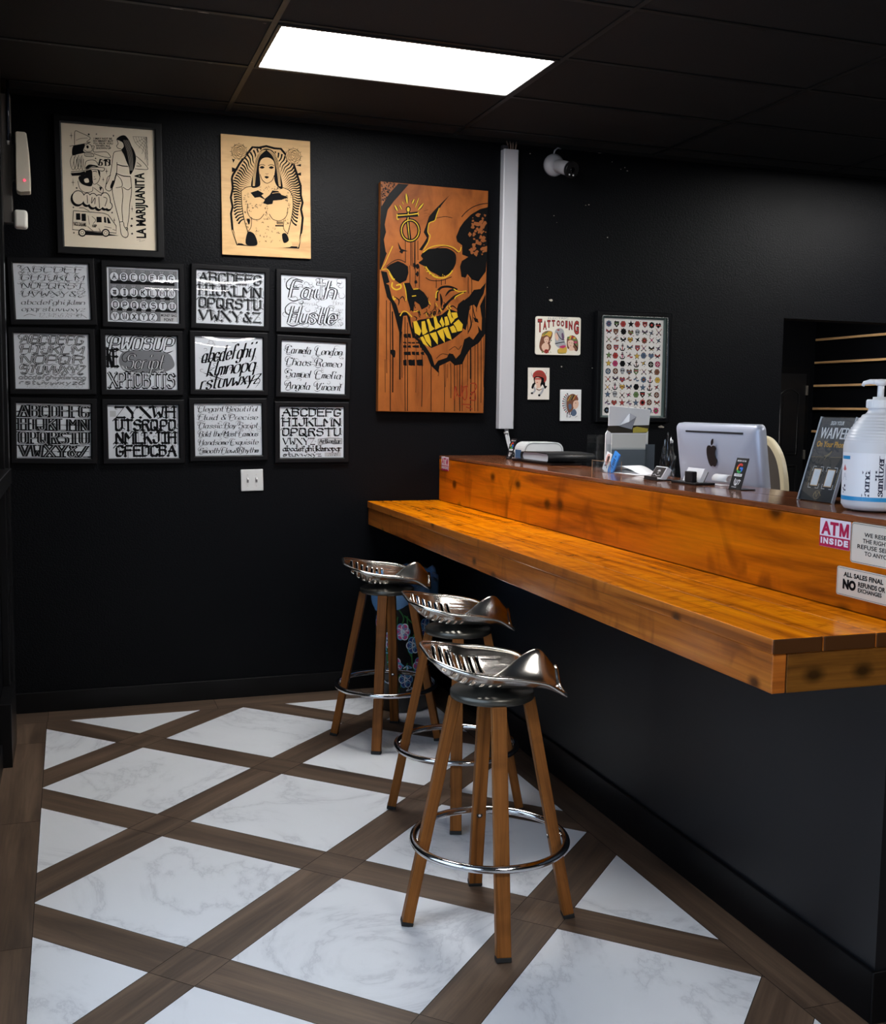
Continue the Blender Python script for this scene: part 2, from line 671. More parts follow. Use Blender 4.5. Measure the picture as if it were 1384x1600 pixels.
# chipped paint
A = Art(lambda x, y, l: Vector((x, Y0 - .0008, y)), [mat('bare plaster', (190, 180, 165), .8)])
for cx, cz, r in ((3.164, 3.045, .012), (3.14, 3.05, .006), (3.12, 3.052, .004), (2.876, 2.192, .009), (2.85, 2.263, .003), (3.326, 2.971, .004), (3.343, 2.954, .005), (2.881, 2.667, .004), (3.101, 2.744, .005), (3.08, 2.74, .003), (3.226, 2.567, .004), (2.951, 1.815, .005), (3.149, 1.812, .004), (3.622, 1.472, .012), (3.242, 2.997, .003), (2.726, 2.998, .004), (3.30, 2.96, .003), (2.9, 2.63, .002)):
    A.fill([(cx + r * random.uniform(.6, 1.3) * (1.5 if r > .008 else 1) * math.cos(a), cz + r * random.uniform(.4, .9) * math.sin(a)) for a in [i * PI / 4 for i in range(8)]], 0)
chips = A.build('chipped_paint', wall_back)
chips['kind'] = 'stuff'
# entrance side, left: shop windows further along, outside the picture
WY0, WY1 = -4.2, -1.2
b = MB()
b.box(XL - .15, XL, WY1, Y0 + .13, 0, ZC)
b.box(XL - .15, XL, YF, WY0, 0, ZC)
b.box(XL - .15, XL, WY0, WY1, 0, .3)
b.box(XL - .15, XL, WY0, WY1, 2.45, ZC)
struct(b.build('wall_left', wallp))
wf = MB()
for y in (WY0, -2.72, WY1 - .05):
    wf.box(XL - .11, XL - .04, y, y + .05, .3, 2.45)
wf.box(XL - .11, XL - .04, WY0, WY1, .3, .36)
wf.box(XL - .11, XL - .04, WY0, WY1, 2.39, 2.45)
win2 = struct(wf.build('window_1', blackt))
struct(box_obj('window_glass', clear('window glass'), XL - .08, XL - .074, WY0 + .02, WY1 - .02, .32, 2.43, win2))


def portal(name, loc, rot, sx, sy):
    l = bpy.data.lights.new(name, 'AREA')
    l.shape = 'RECTANGLE'
    l.size, l.size_y = sx, sy
    l.cycles.is_portal = True
    o = bpy.data.objects.new(name, l)
    o.location, o.rotation_euler = loc, rot
    COL.objects.link(o)


portal('daylight_left', (XL - .2, (WY0 + WY1) / 2, 1.375), (0, math.radians(-90), 0), 2.15, WY1 - WY0)
wall('wall_right', XR, XR + .15, YF, 6.25, 0, ZC)
wall('wall_backroom', 3.4, XR + .15, 6.1, 6.25, 0, ZC)
wall('wall_backroom_left', 3.4, 3.55, Y0 + .13, 6.1, 0, ZC)
# street side, behind the camera
wall('wall_street', XL - .15, XR + .15, YF - .15, YF, 0, ZC)

# ------------------------------------------------------------------ ceiling with its grid
b = MB()
b.box(XL - .15, XR + .15, YF, 6.25, ZC, ZC + .1)
ceil = struct(b.build('ceiling', ceilm))
GX0, GY0, GW, GH = 1.035, -.235, 1.235, .61
b = MB()
k = -1
for i in range(-1, 7):
    x = GX0 + i * GW
    if XL < x < XR:
        b.box(x - .012, x + .012, YF, Y0, ZC - .006, ZC)
for j in range(-13, 3):
    y = GY0 + j * GH
    if YF < y < Y0:
        b.box(XL, XR, y - .012, y + .012, ZC - .005, ZC)
b.box(XL, XR, Y0 - .02, Y0, ZC - .02, ZC)
b.box(XL, XL + .02, YF, Y0, ZC - .02, ZC)
grid = struct(b.build('ceiling_grid', barm, ceil))
A = Art(lambda x, y, l: Vector((x, y, ZC - .0062)), [mat('bare plaster')])
for cx, cy, r in ((.66, -.235, .018), (.76, -.232, .016), (.2, .375, .006), (.09, .37, .008), (1.03, .30, .004), (.86, .375, .007), (1.0, -.2, .005)):
    A.fill([(cx + r * random.uniform(.8, 2.2) * math.cos(a), cy + .3 * r * random.uniform(.5, 1.) * math.sin(a)) for a in [i * PI / 4 for i in range(8)]], 0)
c2 = A.build('chipped_grid_paint', ceil)
c2['kind'] = 'stuff'

glow = mat('lit panel diffuser', (255, 255, 255), .6, emit=((1., .985, .96), PANEL_POWER))
PANELS = [(0, 0, 'bright flat ceiling light panel above the row of stools'), (3, 0, 'flat ceiling light panel over the office side by the opening'),
          (0, -8, 'flat ceiling light panel behind the viewpoint, over the entrance'), (0, -12, 'flat ceiling light panel farthest back near the street wall'), (3, -4, 'added unseen light panel over the staff side, brightening the papers behind the ledge')]  # last panel is an added, unseen light to brighten the envelope and papers
for i, j, lab in PANELS:
    x0, y0 = GX0 + i * GW, GY0 + j * GH
    t = thing('ceiling_light', lab, 'ceiling light', (x0 + GW / 2, y0 + GH / 2, ZC), 0, 'flat ceiling light panels')
    b = MB()
    hw, hh = GW / 2 - .013, GH / 2 - .013
    for (a0, a1, c0, c1) in ((-hw, hw, -hh, -hh + .018), (-hw, hw, hh - .018, hh), (-hw, -hw + .018, -hh + .018, hh - .018), (hw - .018, hw, -hh + .018, hh - .018)):
        b.box(a0, a1, c0, c1, -.012, 0)
    b.build('frame', barm, t, .002)
    box_obj('diffuser', glow, -hw + .018, hw - .018, -hh + .018, hh - .018, -.006, -.001, t)

# ------------------------------------------------------------------ floor
marble = bpy.data.materials.new('white marble tile')
marble.use_nodes = True
nt = marble.node_tree
N, L = nt.nodes, nt.links
bs = N['Principled BSDF']
tc = N.new('ShaderNodeTexCoord')
n0 = N.new('ShaderNodeTexNoise')
n0.inputs['Scale'].default_value = 1.3
n0.inputs['Detail'].default_value = 8.
n0.inputs['Roughness'].default_value = .62
n0.inputs['Distortion'].default_value = .9
L.new(tc.outputs['UV'], n0.inputs['Vector'])
sb = N.new('ShaderNodeMath')
sb.operation = 'SUBTRACT'
sb.inputs[1].default_value = .5
ab = N.new('ShaderNodeMath')
ab.operation = 'ABSOLUTE'
L.new(n0.outputs[0], sb.inputs[0])
L.new(sb.outputs[0], ab.inputs[0])
vr = ramp(nt, [(0., (192, 195, 201)), (.010, (207, 210, 215)), (.04, (214, 217, 222)), (.2, (217, 220, 225))])
L.new(ab.outputs[0], vr.inputs[0])
L.new(vr.outputs[0], bs.inputs['Base Color'])
bs.inputs['Roughness'].default_value = .32
bs.inputs['Specular IOR Level'].default_value = .4
floorw = wood('brown plank tile', (112, 92, 76), (88, 71, 58), (56, 45, 38), .42, gu=1.1, gv=13., fine=.3)
grout = mat('dark grout', (42, 36, 32), .8)
officew = wood('dark office floor', (70, 56, 46), (54, 43, 36), (36, 29, 25), .5, gu=1.1, gv=12.)


def clip(poly, x0, x1, y0, y1):
    for ax, lim, s in ((0, x0, 1), (0, x1, -1), (1, y0, 1), (1, y1, -1)):
        out = []
        for i in range(len(poly)):
            p, q = poly[i - 1], poly[i]
            dp, dq = (p[ax] - lim) * s, (q[ax] - lim) * s
            if (dp >= 0) != (dq >= 0):
                t = dp / (dp - dq)
                out.append((p[0] + t * (q[0] - p[0]), p[1] + t * (q[1] - p[1])))
            if dq >= 0:
                out.append(q)
        poly = out
        if len(poly) < 3:
            return []
    return poly


PT, WS = .762, .2081
FX0, FX1, FY0, FY1 = .116, 2.05, -7.75, .972
c45 = math.cos(PI / 4)
b = MB()
gap = .0012
b.mi = 1
b.face([(XL - .15, YF, -.0012), (XR + .15, YF, -.0012), (XR + .15, 6.2, -.0012), (XL - .15, 6.2, -.0012)])


def floor_patch(a0, a1, b0, b1, mi, along):
    g = gap / PT
    q = [(a0 + g, b0 + g), (a1 - g, b0 + g), (a1 - g, b1 - g), (a0 + g, b1 - g)]
    xy = [(PT * c45 * (a + b_), PT * c45 * (a - b_)) for a, b_ in q]
    xy = clip(xy, FX0 + gap, FX1 - gap, FY0, FY1 - gap)
    if not xy:
        return
    ou, ov = random.uniform(0, 20), random.uniform(0, 20)
    uv = []
    for x, y in xy:
        a, b_ = (x + y) * c45, (x - y) * c45
        uv.append((a + ou, b_ + ov) if along == 'a' else (b_ + ou, a + ov))
    b.face([(x, y, 0) for x, y in xy], uv, False, mi)


for i in range(-12, 4):
    for j in range(-3, 13):
        h = WS / 2
        cx, cy = PT * c45 * (i + j + 1), PT * c45 * (i - j)
        if cx < -.7 or cx > 3 or cy > 2 or cy < -8.5:
            continue
        floor_patch(i + h, i + 1 - h, j + h, j + 1 - h, 0, 'a')
        floor_patch(i + h, i + 1 - h, j - h, j + h, 2, 'a')
        floor_patch(i - h, i + h, j + h, j + 1 - h, 2, 'b')
        floor_patch(i - h, i + h, j - h, j + h, 2, 'a' if (i + j) % 2 else 'b')


def plank(x0, x1, y0, y1, along, mi=2):
    ou, ov = random.uniform(0, 20), random.uniform(0, 20)
    P = [(x0 + gap, y0 + gap), (x1 - gap, y0 + gap), (x1 - gap, y1 - gap), (x0 + gap, y1 - gap)]
    b.face([(x, y, 0) for x, y in P], [((x + ou, y + ov) if along == 'x' else (y + ou, x + ov)) for x, y in P], False, mi)


y = FY1
for k in range(9):
    y1 = y - (.34 if k == 0 else 1.0)
    xm = XL + .085 + (.02 if k % 2 else -.015)
    plank(XL, FX0, max(y1, FY0), y, 'y')
    y = y1
    if y < FY0:
        break
for x0, x1 in ((XL, .12), (.12, .95), (.95, 1.75), (1.75, 2.3)):
    plank(x0, x1, FY1, Y0, 'x')
y = FY1
for k in range(9):
    y1 = y - (1.1 if k == 0 else (2.2 if k == 1 else 1.0))
    plank(FX1, 2.3 if y1 > -2.6 else FX1 + .155, max(y1, FY0), y, 'y')
    y = y1
    if y < FY0:
        break
k = 0
for x in [FX1 + .155 + .155 * q for q in range(0, 42)]:
    if x > XR:
        break
    plank(x, x + .155, YF, -2.62, 'y', 3)
    plank(x, x + .155, -2.62, Y0, 'y', 3)
    plank(x, x + .155, Y0, 6.1, 'y', 3)
floor = struct(b.build('floor', [marble, grout, floorw, officew], normals=False))

# baseboards
struct(box_obj('baseboard_back', blackt, XL, 2.19, Y0 - .012, Y0, 0, .105, None, .003))
struct(box_obj('baseboard_left', blackt, XL, XL + .012, YF, Y0 - .012, 0, .105, None, .003))
struct(box_obj('baseboard_office', blackt, 2.5, DX0, Y0 - .012, Y0, 0, .105, None, .003))

# entrance framing on the left wall
b = MB()
b.box(XL, XL + .045, .70, .80, 0, ZC)
b.box(XL, XL + .03, -1.3, .70, 2.40, 2.47)
b.box(XL, XL + .03, .62, .70, 0, 2.40)
b.box(XL, XL + .05, .30, .70, .0, .28)
b.box(XL, XL + .055, -1.2, .70, 1.2, 1.27)
struct(b.build('door_1', mat('dark bronze aluminium', (26, 26, 28), .3, .6), None, .003))
b = MB()
b.box(XL, .018, .93, 1.0, 2.40, 2.98)
b.box(XL, .035, .945, .985, 2.595, 2.76)
struct(b.build('trim_1', mat('grey painted bracket', (74, 70, 66), .5), None, .003))
b = MB()
b.tube([(.008, .93, 3.04), (.006, .93, 2.77)], .007, 10)
b.mi = 1
b.cyl((.006, .93, 2.77), (.006, .93, 2.752), .008, .006, 12)
tag(b.build('blind_wand', [mat('dark blue rod', (22, 30, 44), .25), mat('white rod tip', (200, 200, 195), .4)]), 'thin dark rod with pale tip hanging high by the left wall', 'rod')

# ------------------------------------------------------------------ back room seen through the opening
b = MB()
b.box(XR - .02, XR, 4.0, 6.1, .0, ZC)
dm = mat('black door paint', (20, 20, 22), .32)
struct(box_obj('door_frame', blackt, 7.55, 8.47, 6.075, 6.1, 0, 2.1))
b = MB()
b.box(7.62, 8.40, 6.04, 6.075, .01, 2.02)
door = struct(b.build('door_2', dm, None, .003))


def arch(x0, x1, z0, z1, rise):
    n = 8
    top = [(x1 + (x0 - x1) * i / n, z1 + rise * math.sin(PI * i / n)) for i in range(n + 1)]
    return [(x0, z0), (x1, z0)] + top


MY = Matrix(((1, 0, 0, 0), (0, 0, -1, 6.04), (0, 1, 0, 0), (0, 0, 0, 1)))
for (x0, x1, z0, z1, rs) in ((7.74, 7.97, 1.08, 1.78, .06), (8.05, 8.30, 1.08, 1.78, .06), (7.74, 7.97, .2, .95, 0), (8.05, 8.30, .2, .95, 0)):
    b = MB()
    o_ = arch(x0, x1, z0, z1, rs)
    b.tube([(x, 6.04, z) for x, z in o_], .011, 8, True)
    b.prism([(x0 + .035, z0 + .035), (x1 - .035, z0 + .035)] + [(min(max(x, x0 + .035), x1 - .035), z - .035) for x, z in o_[2:]], 0, .008, MY)
    b.build('panel', dm, door)
for z in (1.08, 1.83, .25):
    box_obj('hinge', mat('nickel hinge', (190, 185, 175), .35, .9), 8.392, 8.415, 6.02, 6.045, z - .055, z + .055, door, .002)
railm = wood('pale pine rail', (240, 200, 150), (228, 184, 130), (190, 142, 92), .5, gu=1.5, gv=30.)
for i, nm in enumerate(('topmost', 'second from the top', 'third from the top', 'fourth from the top', 'lowest')):
    z = 2.42 - i * .267
    b = MB()
    b.box(XR - .028, XR, 3.2, 6.07, z - .013, z + .013, 'y')
    tag(b.build('wooden_rail', railm, None, .003), 'pale wooden display rail on the black back-room wall, ' + nm, 'rail', 'wooden rails in the back room')
# light of the back room: a panel of its own, out of sight over the rails
t = thing('ceiling_light', 'flat ceiling light panel inside the back room', 'ceiling light', (7.3, 3.9, ZC), 0, 'flat ceiling light panels')
b = MB()
for q in ((-.62, .62, -.31, -.29), (-.62, .62, .29, .31), (-.62, -.6, -.29, .29), (.6, .62, -.29, .29)):
    b.box(*q, -.012, 0)
b.build('frame', barm, t)
box_obj('diffuser', glow, -.6, .6, -.29, .29, -.006, -.001, t)

# ================================================================== COUNTER
barw = wood('amber stained pine', (244, 150, 4), (220, 124, 3), (116, 52, 2), .24, 0, gu=1.6, gv=18., flame=.65, knots=0, fine=.28, spec=.12, fsc=(20., 8.))
facew = wood('amber stained pine board', (222, 128, 10), (200, 106, 6), (110, 48, 6), .3, 0, gu=.9, gv=12., flame=.75, knots=2.6, fine=.25, spec=.25, fsc=(5., 3.))
aprw = wood('brown stained pine board', (192, 116, 44), (166, 92, 32), (94, 46, 16), .38, 0, gu=1.1, gv=20., flame=.6, knots=3.6, fine=.3, spec=.2)
ledgew = wood('dark stained ledge', (150, 92, 58), (130, 76, 46), (92, 52, 32), .12, .35, gu=1.0, gv=14., flame=.5, fine=.3)
CRZ = math.atan2(-1, -.0108)
counter = thing('counter', 'long wooden reception counter with amber bar top, raised back ledge and black base', 'counter', (2.207, Y0, 0), CRZ)
SE = 3.705
box_obj('base_panel', mat('black counter paint', (17, 18, 22), .38), (.01), 3.6, .012, .11, 0, .93, counter)
b = MB()
b.box(.014, 3.61, -.002, .012, 0, .14)
b.box(3.6, 3.612, -.002, .11, 0, .14)
b.build('baseboard', blackt, counter, .003)
b = MB()
for q in ((-.415, -.279), (-.277, -.13), (-.128, -.002)):
    b.box(.01, SE, q[0], q[1], 1.015, 1.052, 'x', sides=(2, 1, 0))
b.build('bar_top', [barw, aprw, mat('dark stained end grain', (66, 38, 16), .4, spec=.25)], counter, .004)
b = MB()
b.box(.01, SE - .006, -.409, -.372, .922, 1.0145, 'x')
b.build('apron', aprw, counter, .003)
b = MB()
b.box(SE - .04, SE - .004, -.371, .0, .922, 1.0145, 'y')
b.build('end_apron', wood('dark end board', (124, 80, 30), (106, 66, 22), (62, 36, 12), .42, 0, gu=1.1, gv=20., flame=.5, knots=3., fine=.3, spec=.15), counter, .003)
b = MB()
b.box(.01, SE, .0, .034, 1.052, 1.285, 'x')
b.box(.01, SE, .012, .045, .93, 1.052, 'x')
b.build('ledge_panel', facew, counter, .003)
b = MB()
b.box(.01, SE, -.001, .19, 1.286, 1.303, 'x')
b.box(.01, SE, .1915, .362, 1.286, 1.303, 'x')
b.build('ledge_top', ledgew, counter, .003)
desk = thing('reception_desk', 'black staff-side desk behind the raised wooden ledge', 'desk', (2.207, Y0, 0), CRZ)
dkm = mat('black laminate', (24, 24, 26), .4)
box_obj('desk_top', dkm, .01, 3.6, .37, 1.0, .985, 1.03, desk, .004)
box_obj('side_panel', dkm, .01, .04, .37, .95, 0, .985, desk)
box_obj('side_panel', dkm, 3.55, 3.58, .37, .95, 0, .985, desk)
box_obj('back_panel', dkm, .04, 3.55, .37, .39, 0, .985, desk)


def on_counter(s, t, z=1.303):
    """counter length, depth -> world"""
    c, n = math.cos(CRZ), math.sin(CRZ)
    return (2.207 + s * c - t * n, Y0 + s * n + t * c, z)


# ================================================================== BAR STOOLS
chrome = mat('polished nickel', (205, 200, 194), .2, 1.0)
ringm = mat('chrome tube', (205, 205, 208), .12, 1.0)
plate = mat('black swivel plate', (88, 86, 80), .32, .8)
legw = wood('stool leg wood', (152, 98, 48), (130, 80, 37), (86, 52, 24), .45, 0, gu=1.6, gv=30., flame=.35, knots=0, fine=.3, spec=.1)
rub = mat('black rubber', (14, 14, 14), .7)


def seat_mesh(parent):
    """cast tractor seat: pommel towards +x, slotted rim at the rear"""
    bm = bmesh.new()
    NX, NV = 74, 64
    X0, X1 = -.205, .197

    def hw(x):
        if x < -.04:
            t = (x + .04) / (X0 + .04)
            return .085 + .125 * max(1 - t ** 2.4, 0) ** .6
        t = (x + .04) / (X1 + .04)
        return .21 - .022 * t ** 2

    def sm(q):
        q = max(0, min(1, q))
        return q * q * (3 - 2 * q)

    def surf(x, v):
        y = v * hw(x)
        t = (x - X0) / (X1 - X0)
        av = abs(v)
        back = max(0, (.46 - t) / .46)
        front = max(0, (t - .45) / .55)
        q = min(1, (av ** 2.6 + back ** 2.2) ** (1 / 2.4))
        z = (.058 + .036 * back ** 1.4) * q ** 2.4 * (1 - .62 * front ** 1.5)
        z -= .024 * sm((t - .78) / .24) ** 1.4 * (.35 + .65 * av)
        z += .096 * math.exp(-(v / .165) ** 2) * sm((t - .44) / .42) * (1 - .55 * sm((t - .86) / .16))
        if .46 < t < .74 and .4 < av < .9:                 # cast relief
            e = min(t - .46, .74 - t, (av - .4), (.9 - av)) * 12
            z += .0018 * min(1, e) * (math.sin(t * 85 + 5 * math.sin(av * 23)) * math.sin(av * 40 + 4 * math.sin(t * 30)))
        if .3 < t < .45 and av < .3:
            z += .0016 * math.sin(t * 140) * (.3 - av) / .3
        xx = x - .02 * av ** 2 * front
        return (xx, y, z)
    xs = []
    n_s = 7
    p0, pit, wd = -.165, .0245, .0075
    for k in range(n_s):
        xs += [p0 + k * pit, p0 + k * pit + wd * .5, p0 + k * pit + wd]
    edge = sorted(set([round(q, 5) for q in xs + [X0, X0 + .004, X0 + .012] + [X0 + (X1 - X0) * i / 26 for i in range(1, 27) if X0 + (X1 - X0) * i / 26 > p0 + n_s * pit] + [p0 + k * pit + wd + .006 for k in range(n_s)]]))
    NX = len(edge)
    V = [[bm.verts.new(surf(x, -1 + 2 * j / NV)) for j in range(NV + 1)] for x in edge]
    for i in range(NX - 1):
        xm = (edge[i] + edge[i + 1]) / 2
        k = (xm - p0) / pit
        in_s = 0 <= k < n_s and (k % 1) * pit < wd
        for j in range(NV):
            vm = abs(-1 + 2 * (j + .5) / NV)
            if in_s and .36 < vm < .82:
                continue
            f = bm.faces.new((V[i][j], V[i + 1][j], V[i + 1][j + 1], V[i][j + 1]))
            f.smooth = True
    bmesh.ops.recalc_face_normals(bm, faces=bm.faces[:])
    me = bpy.data.meshes.new('seat')
    bm.to_mesh(me)
    bm.free()
    me.materials.append(chrome)
    o = bpy.data.objects.new('seat', me)
    COL.objects.link(o)
    o.parent = parent
    q = o.modifiers.new('thickness', 'SOLIDIFY')
    q.thickness = .006
    q.offset = -1
    q = o.modifiers.new('smooth', 'SUBSURF')
    q.levels = q.render_levels = 1
    # rolled rim
    b = MB()
    rimp = [surf(x, -1) for x in edge] + [surf(X1, v / 12) for v in range(-11, 12)] + [surf(x, 1) for x in reversed(edge)] + [surf(X0, v / 8) for v in range(7, -8, -1)]
    b.tube(rimp, .0065, 8, True)
    r = b.build('rim', chrome, o)
    return o


def make_stool():
    t = thing('bar_stool', '', 'bar stool')
    s = seat_mesh(t)
    s.location = (0, 0, .752)
    b = MB()
    b.lathe([(.0, .702), (.12, .702), (.126, .705), (.127, .722), (.122, .727), (.06, .729), (.05, .752), (.0, .752)], (0, 0, 0), 48, 'z', True, False, False)
    b.build('swivel_plate', plate, t)
    for k in range(4):
        a = k * PI / 2
        d = Vector((math.cos(a), math.sin(a), 0))
        tg = Vector((-d.y, d.x, 0))
        p1 = d * .112 + Vector((0, 0, .702))
        p0 = d * .252
        b = MB()
        b.beam(p0 + (p1 - p0) * .018, p1, .043, .034, tg)
        lg = b.build('leg', legw, t, .003)
        b = MB()
        b.beam(p0, p0 + (p1 - p0) * .019, .0445, .0355, tg)
        b.build('rubber_foot', rub, lg, .002)
        f = .262 / .702
        pm = p0 + (p1 - p0) * f
        b = MB()
        b.cyl(pm + d * .012, pm + d * .034, .006, .006, 12)
        b.build('bolt', chrome, lg)
        b = MB()
        b.cyl(pm - d * .0165, pm - d * .0182, .0095, .0095, 16)
        b.build('washer', rub, lg)
        b = MB()
        b.cyl(pm - d * .017, pm - d * .021, .005, .004, 12)
        b.build('bolt', chrome, lg)
    b = MB()
    R = .2 + .0335
    b.tube([(R * math.cos(2 * PI * i / 72), R * math.sin(2 * PI * i / 72), .262) for i in range(72)], .0115, 14, True)
    b.build('foot_ring', ringm, t)
    return t


def copy_tree(o, parent=None):
    c = o.copy()
    COL.objects.link(c)
    c.parent = parent
    for ch in list(o.children):
        copy_tree(ch, c)
    return c


stool0 = make_stool()
for i, (x, y, la, sa, lab) in enumerate((
        (1.437, -1.612, -11.5, -9, 'wooden bar stool with polished metal tractor seat, nearest the open end of the counter'),
        (1.653, -.711, -19.5, -9, 'middle bar stool of the row, metal tractor seat half hidden by the nearest stool'),
        (1.647, .255, -26., -12, 'bar stool farthest back, standing in front of the flowered bin near the wall'))):
    o = stool0 if i == 0 else copy_tree(stool0)
    o.location = (x, y, 0)
    o.rotation_euler.z = math.radians(la)
    o['label'] = lab
    o['group'] = 'bar stools along the counter'
    for ch in o.children:
        if ch.name.startswith('seat'):
            ch.rotation_euler.z = math.radians(sa - la)

# ================================================================== PICTURES ON THE WALL
inkm = mat('black ink', (11, 11, 14), .7, spec=.1)
inkg = mat('grey ink wash', (112, 113, 118), .8)
inkl = mat('light grey wash', (176, 177, 181), .8)
paperm = mat('white paper', (206, 209, 216), .8, spec=.2)
paperc = mat('aged cream paper', (214, 202, 180), .8)
framem = mat('black picture frame', (11, 11, 14), .45, spec=.18)
glassm = clear('picture glass', 1.45, (.97, .98, .98), 0., 0)
whitem = mat('white print ink', (208, 211, 218), .7, spec=.2)


def frame_mesh(w, h, bd, depth, parent, m=None, lip=.004, name='frame'):
    """mitred moulding around an opening w x h; back on the wall (local y=0), face at -depth"""
    b = MB()
    prof = [(bd, 0), (bd, -depth * .82), (bd - .004, -depth), (.006, -depth), (0, -depth + lip), (0, -.004)]
    rg = []
    for o_, y in prof:
        rg.append([Vector((sx * (w / 2 + o_), y, sz * (h / 2 + o_))) for sx, sz in ((-1, -1), (1, -1), (1, 1), (-1, 1))])
    b.rings(rg, True, False, False, False)
    return b.build(name, m or framem, parent, .0012, 1)


def sheet(parent, w, h, y, m, name='paper', t=.0015):
    b = MB()
    b.box(-w / 2, w / 2, y, y + t, -h / 2, h / 2)
    return b.build(name, m, parent)


GRP = 'framed lettering sheets in three rows'


def lettering_frame(x, z, tilt, label, w=.348, h=.271, bow=0., skew=0.):
    t = thing('picture_frame', label, 'framed print', (x, Y0 - (.0042 if bow else .001), z), 0, GRP, math.radians(.6 if bow else 0), math.radians(-tilt))   # the bowed ones lean out a little
    frame_mesh(w, h, .029, .022, t)
    p = sheet(t, w + .008, h + .008, -.0105, paperm)
    b = MB()
    n = 24 if bow else 1                      # thin acrylic glazing, some of it bowed in its frame
    g = [[b.bm.verts.new((-w / 2 + w * i / n, -.0155 - bow * (1 - (2 * j / n - 1) ** 2) * (1 + skew * (2 * i / n - 1)) * (.75 + .25 * math.cos(PI * (i / n - .5))), -h / 2 + h * j / n)) for j in range(n + 1)] for i in range(n + 1)]
    for i in range(n):
        for j in range(n):
            b.bm.faces.new((g[i][j], g[i + 1][j], g[i + 1][j + 1], g[i][j + 1])).smooth = True
    b.build('glass', glassm, t)
    A = Art(rect_map(140, 108, w, h, .0106), [inkm, whitem, inkg, inkl])
    return A, p


def rows(A, lines, style, y0, y1, wt, x0=6, x1=134, fill=.78, m2=1, m=0):
    n = len(lines)
    st = (y1 - y0) / n
    for i, s in enumerate(lines):
        letters(A, s, x0, y0 + i * st + st * (1 - fill) / 2, x1, y0 + (i + 1) * st - st * (1 - fill) / 2, style, m, 1, wt, m2)


def curls(A, n, seed, x0, x1, y0, y1, r, wd, m=0):
    rnd = random.Random(seed)
    for _ in range(n):
        x, y, a, s = rnd.uniform(x0, x1), rnd.uniform(y0, y1), rnd.uniform(0, 6.3), rnd.choice((-1, 1))
        rr = r * rnd.uniform(.6, 1.3)
        A.line([(x + rr * (1 - k / 11) * math.cos(a + s * k * .62), y + rr * .7 * (1 - k / 11) * math.sin(a + s * k * .62)) for k in range(10)], wd, m, 1, True, False, 3)


# row 1
A, p = lettering_frame(.182, 2.113, 2.0, 'framed fine script alphabet sheet at the upper left, capitals over small letters and numbers')
rows(A, ['ABCDEF', 'GHIJKLM', 'NOPQRST', 'UVWXY&Z'], 'script', 4, 66, .22, 12, 132, .62)
rows(A, ['abcdefghijklmn', 'opqrstuvwxyz'], 'script', 68, 94, .2, 10, 130, .7)
rows(A, ['1234567890'], 'script', 95, 105, .1, 38, 122, .8)
curls(A, 34, 1, 8, 130, 6, 66, 5, .7)
A.line([(14, 102), (24, 98), (36, 101)], .7, 0)
A.line([(112, 100), (122, 99), (132, 105)], .7, 0)
A.build('lettering', p)

A, p = lettering_frame(.614, 2.114, .4, 'framed alphabet of letters in white money bags on grey, top row', bow=.0032, skew=.35)
A.rect(3, 3, 137, 105, 2, 0)
A.rect(6, 26, 132, 33, 0, 1)
A.rect(6, 56, 130, 62, 0, 1)
A.rect(6, 80, 134, 86, 0, 1)
for r, (row, cy) in enumerate((('ABC$EFG', 19), ('#IJKLMN', 49), ('OPQRSTU', 74), ('VWXYZ', 97))):
    for q, ch in enumerate({0: 'ABCDEFG'}.get(r, row)):
        cx = 14 + q * 18.6 - (r == 2) * -1
        A.disc(cx, cy, 9.2, 9.6, 0, 2)
        A.disc(cx, cy, 8.3, 8.7, 1, 3)
        for k in (-3.2, -1.1, 1.1, 3.2):
            A.line([(cx + k * 1.2, cy - 14), (cx + k * .7, cy - 9.5)], 1., 3, 3, False)
            A.line([(cx + k * 1.2 + .9, cy - 14), (cx + k * .7 + .7, cy - 9.5)], .7, 0, 4, False)
        letters(A, ch, cx - 4.6, cy - 5.5, cx + 5.4, cy + 5.5, 'marker', 0, 4, .17)
        if r != 1 or q:
            A.line([(cx - .5, cy - 7), (cx - .5, cy + 7)], .8, 0, 4, False)
A.rect(103, 88, 136, 105, 3, 2)
A.text('MONEY BAG', 104, 89.5, 135, 95, 0, 3, .02)
A.text('FONT', 110, 98, 129, 104, 0, 3, .02)
A.build('lettering', p)

A, p = lettering_frame(1.05, 2.12, -.7, 'framed shaded blackletter alphabet with curled ornaments, third in the top row', bow=.0032, skew=-.2)
for i, s in enumerate(['ABCDEFG', 'HIJKLMN', 'OPQRSTU', 'VWXY&Z']):
    y = 4 + i * 25.5
    letters(A, s, 5, y + 2, 136, y + 21, 'black', 2, 1, .24)
    letters(A, s, 4, y + 1, 135, y + 20, 'black', 0, 2, .11)
curls(A, 60, 3, 6, 134, 5, 104, 6, .8, 2)
curls(A, 22, 4, 6, 134, 5, 104, 5, .7, 0)
A.build('lettering', p)

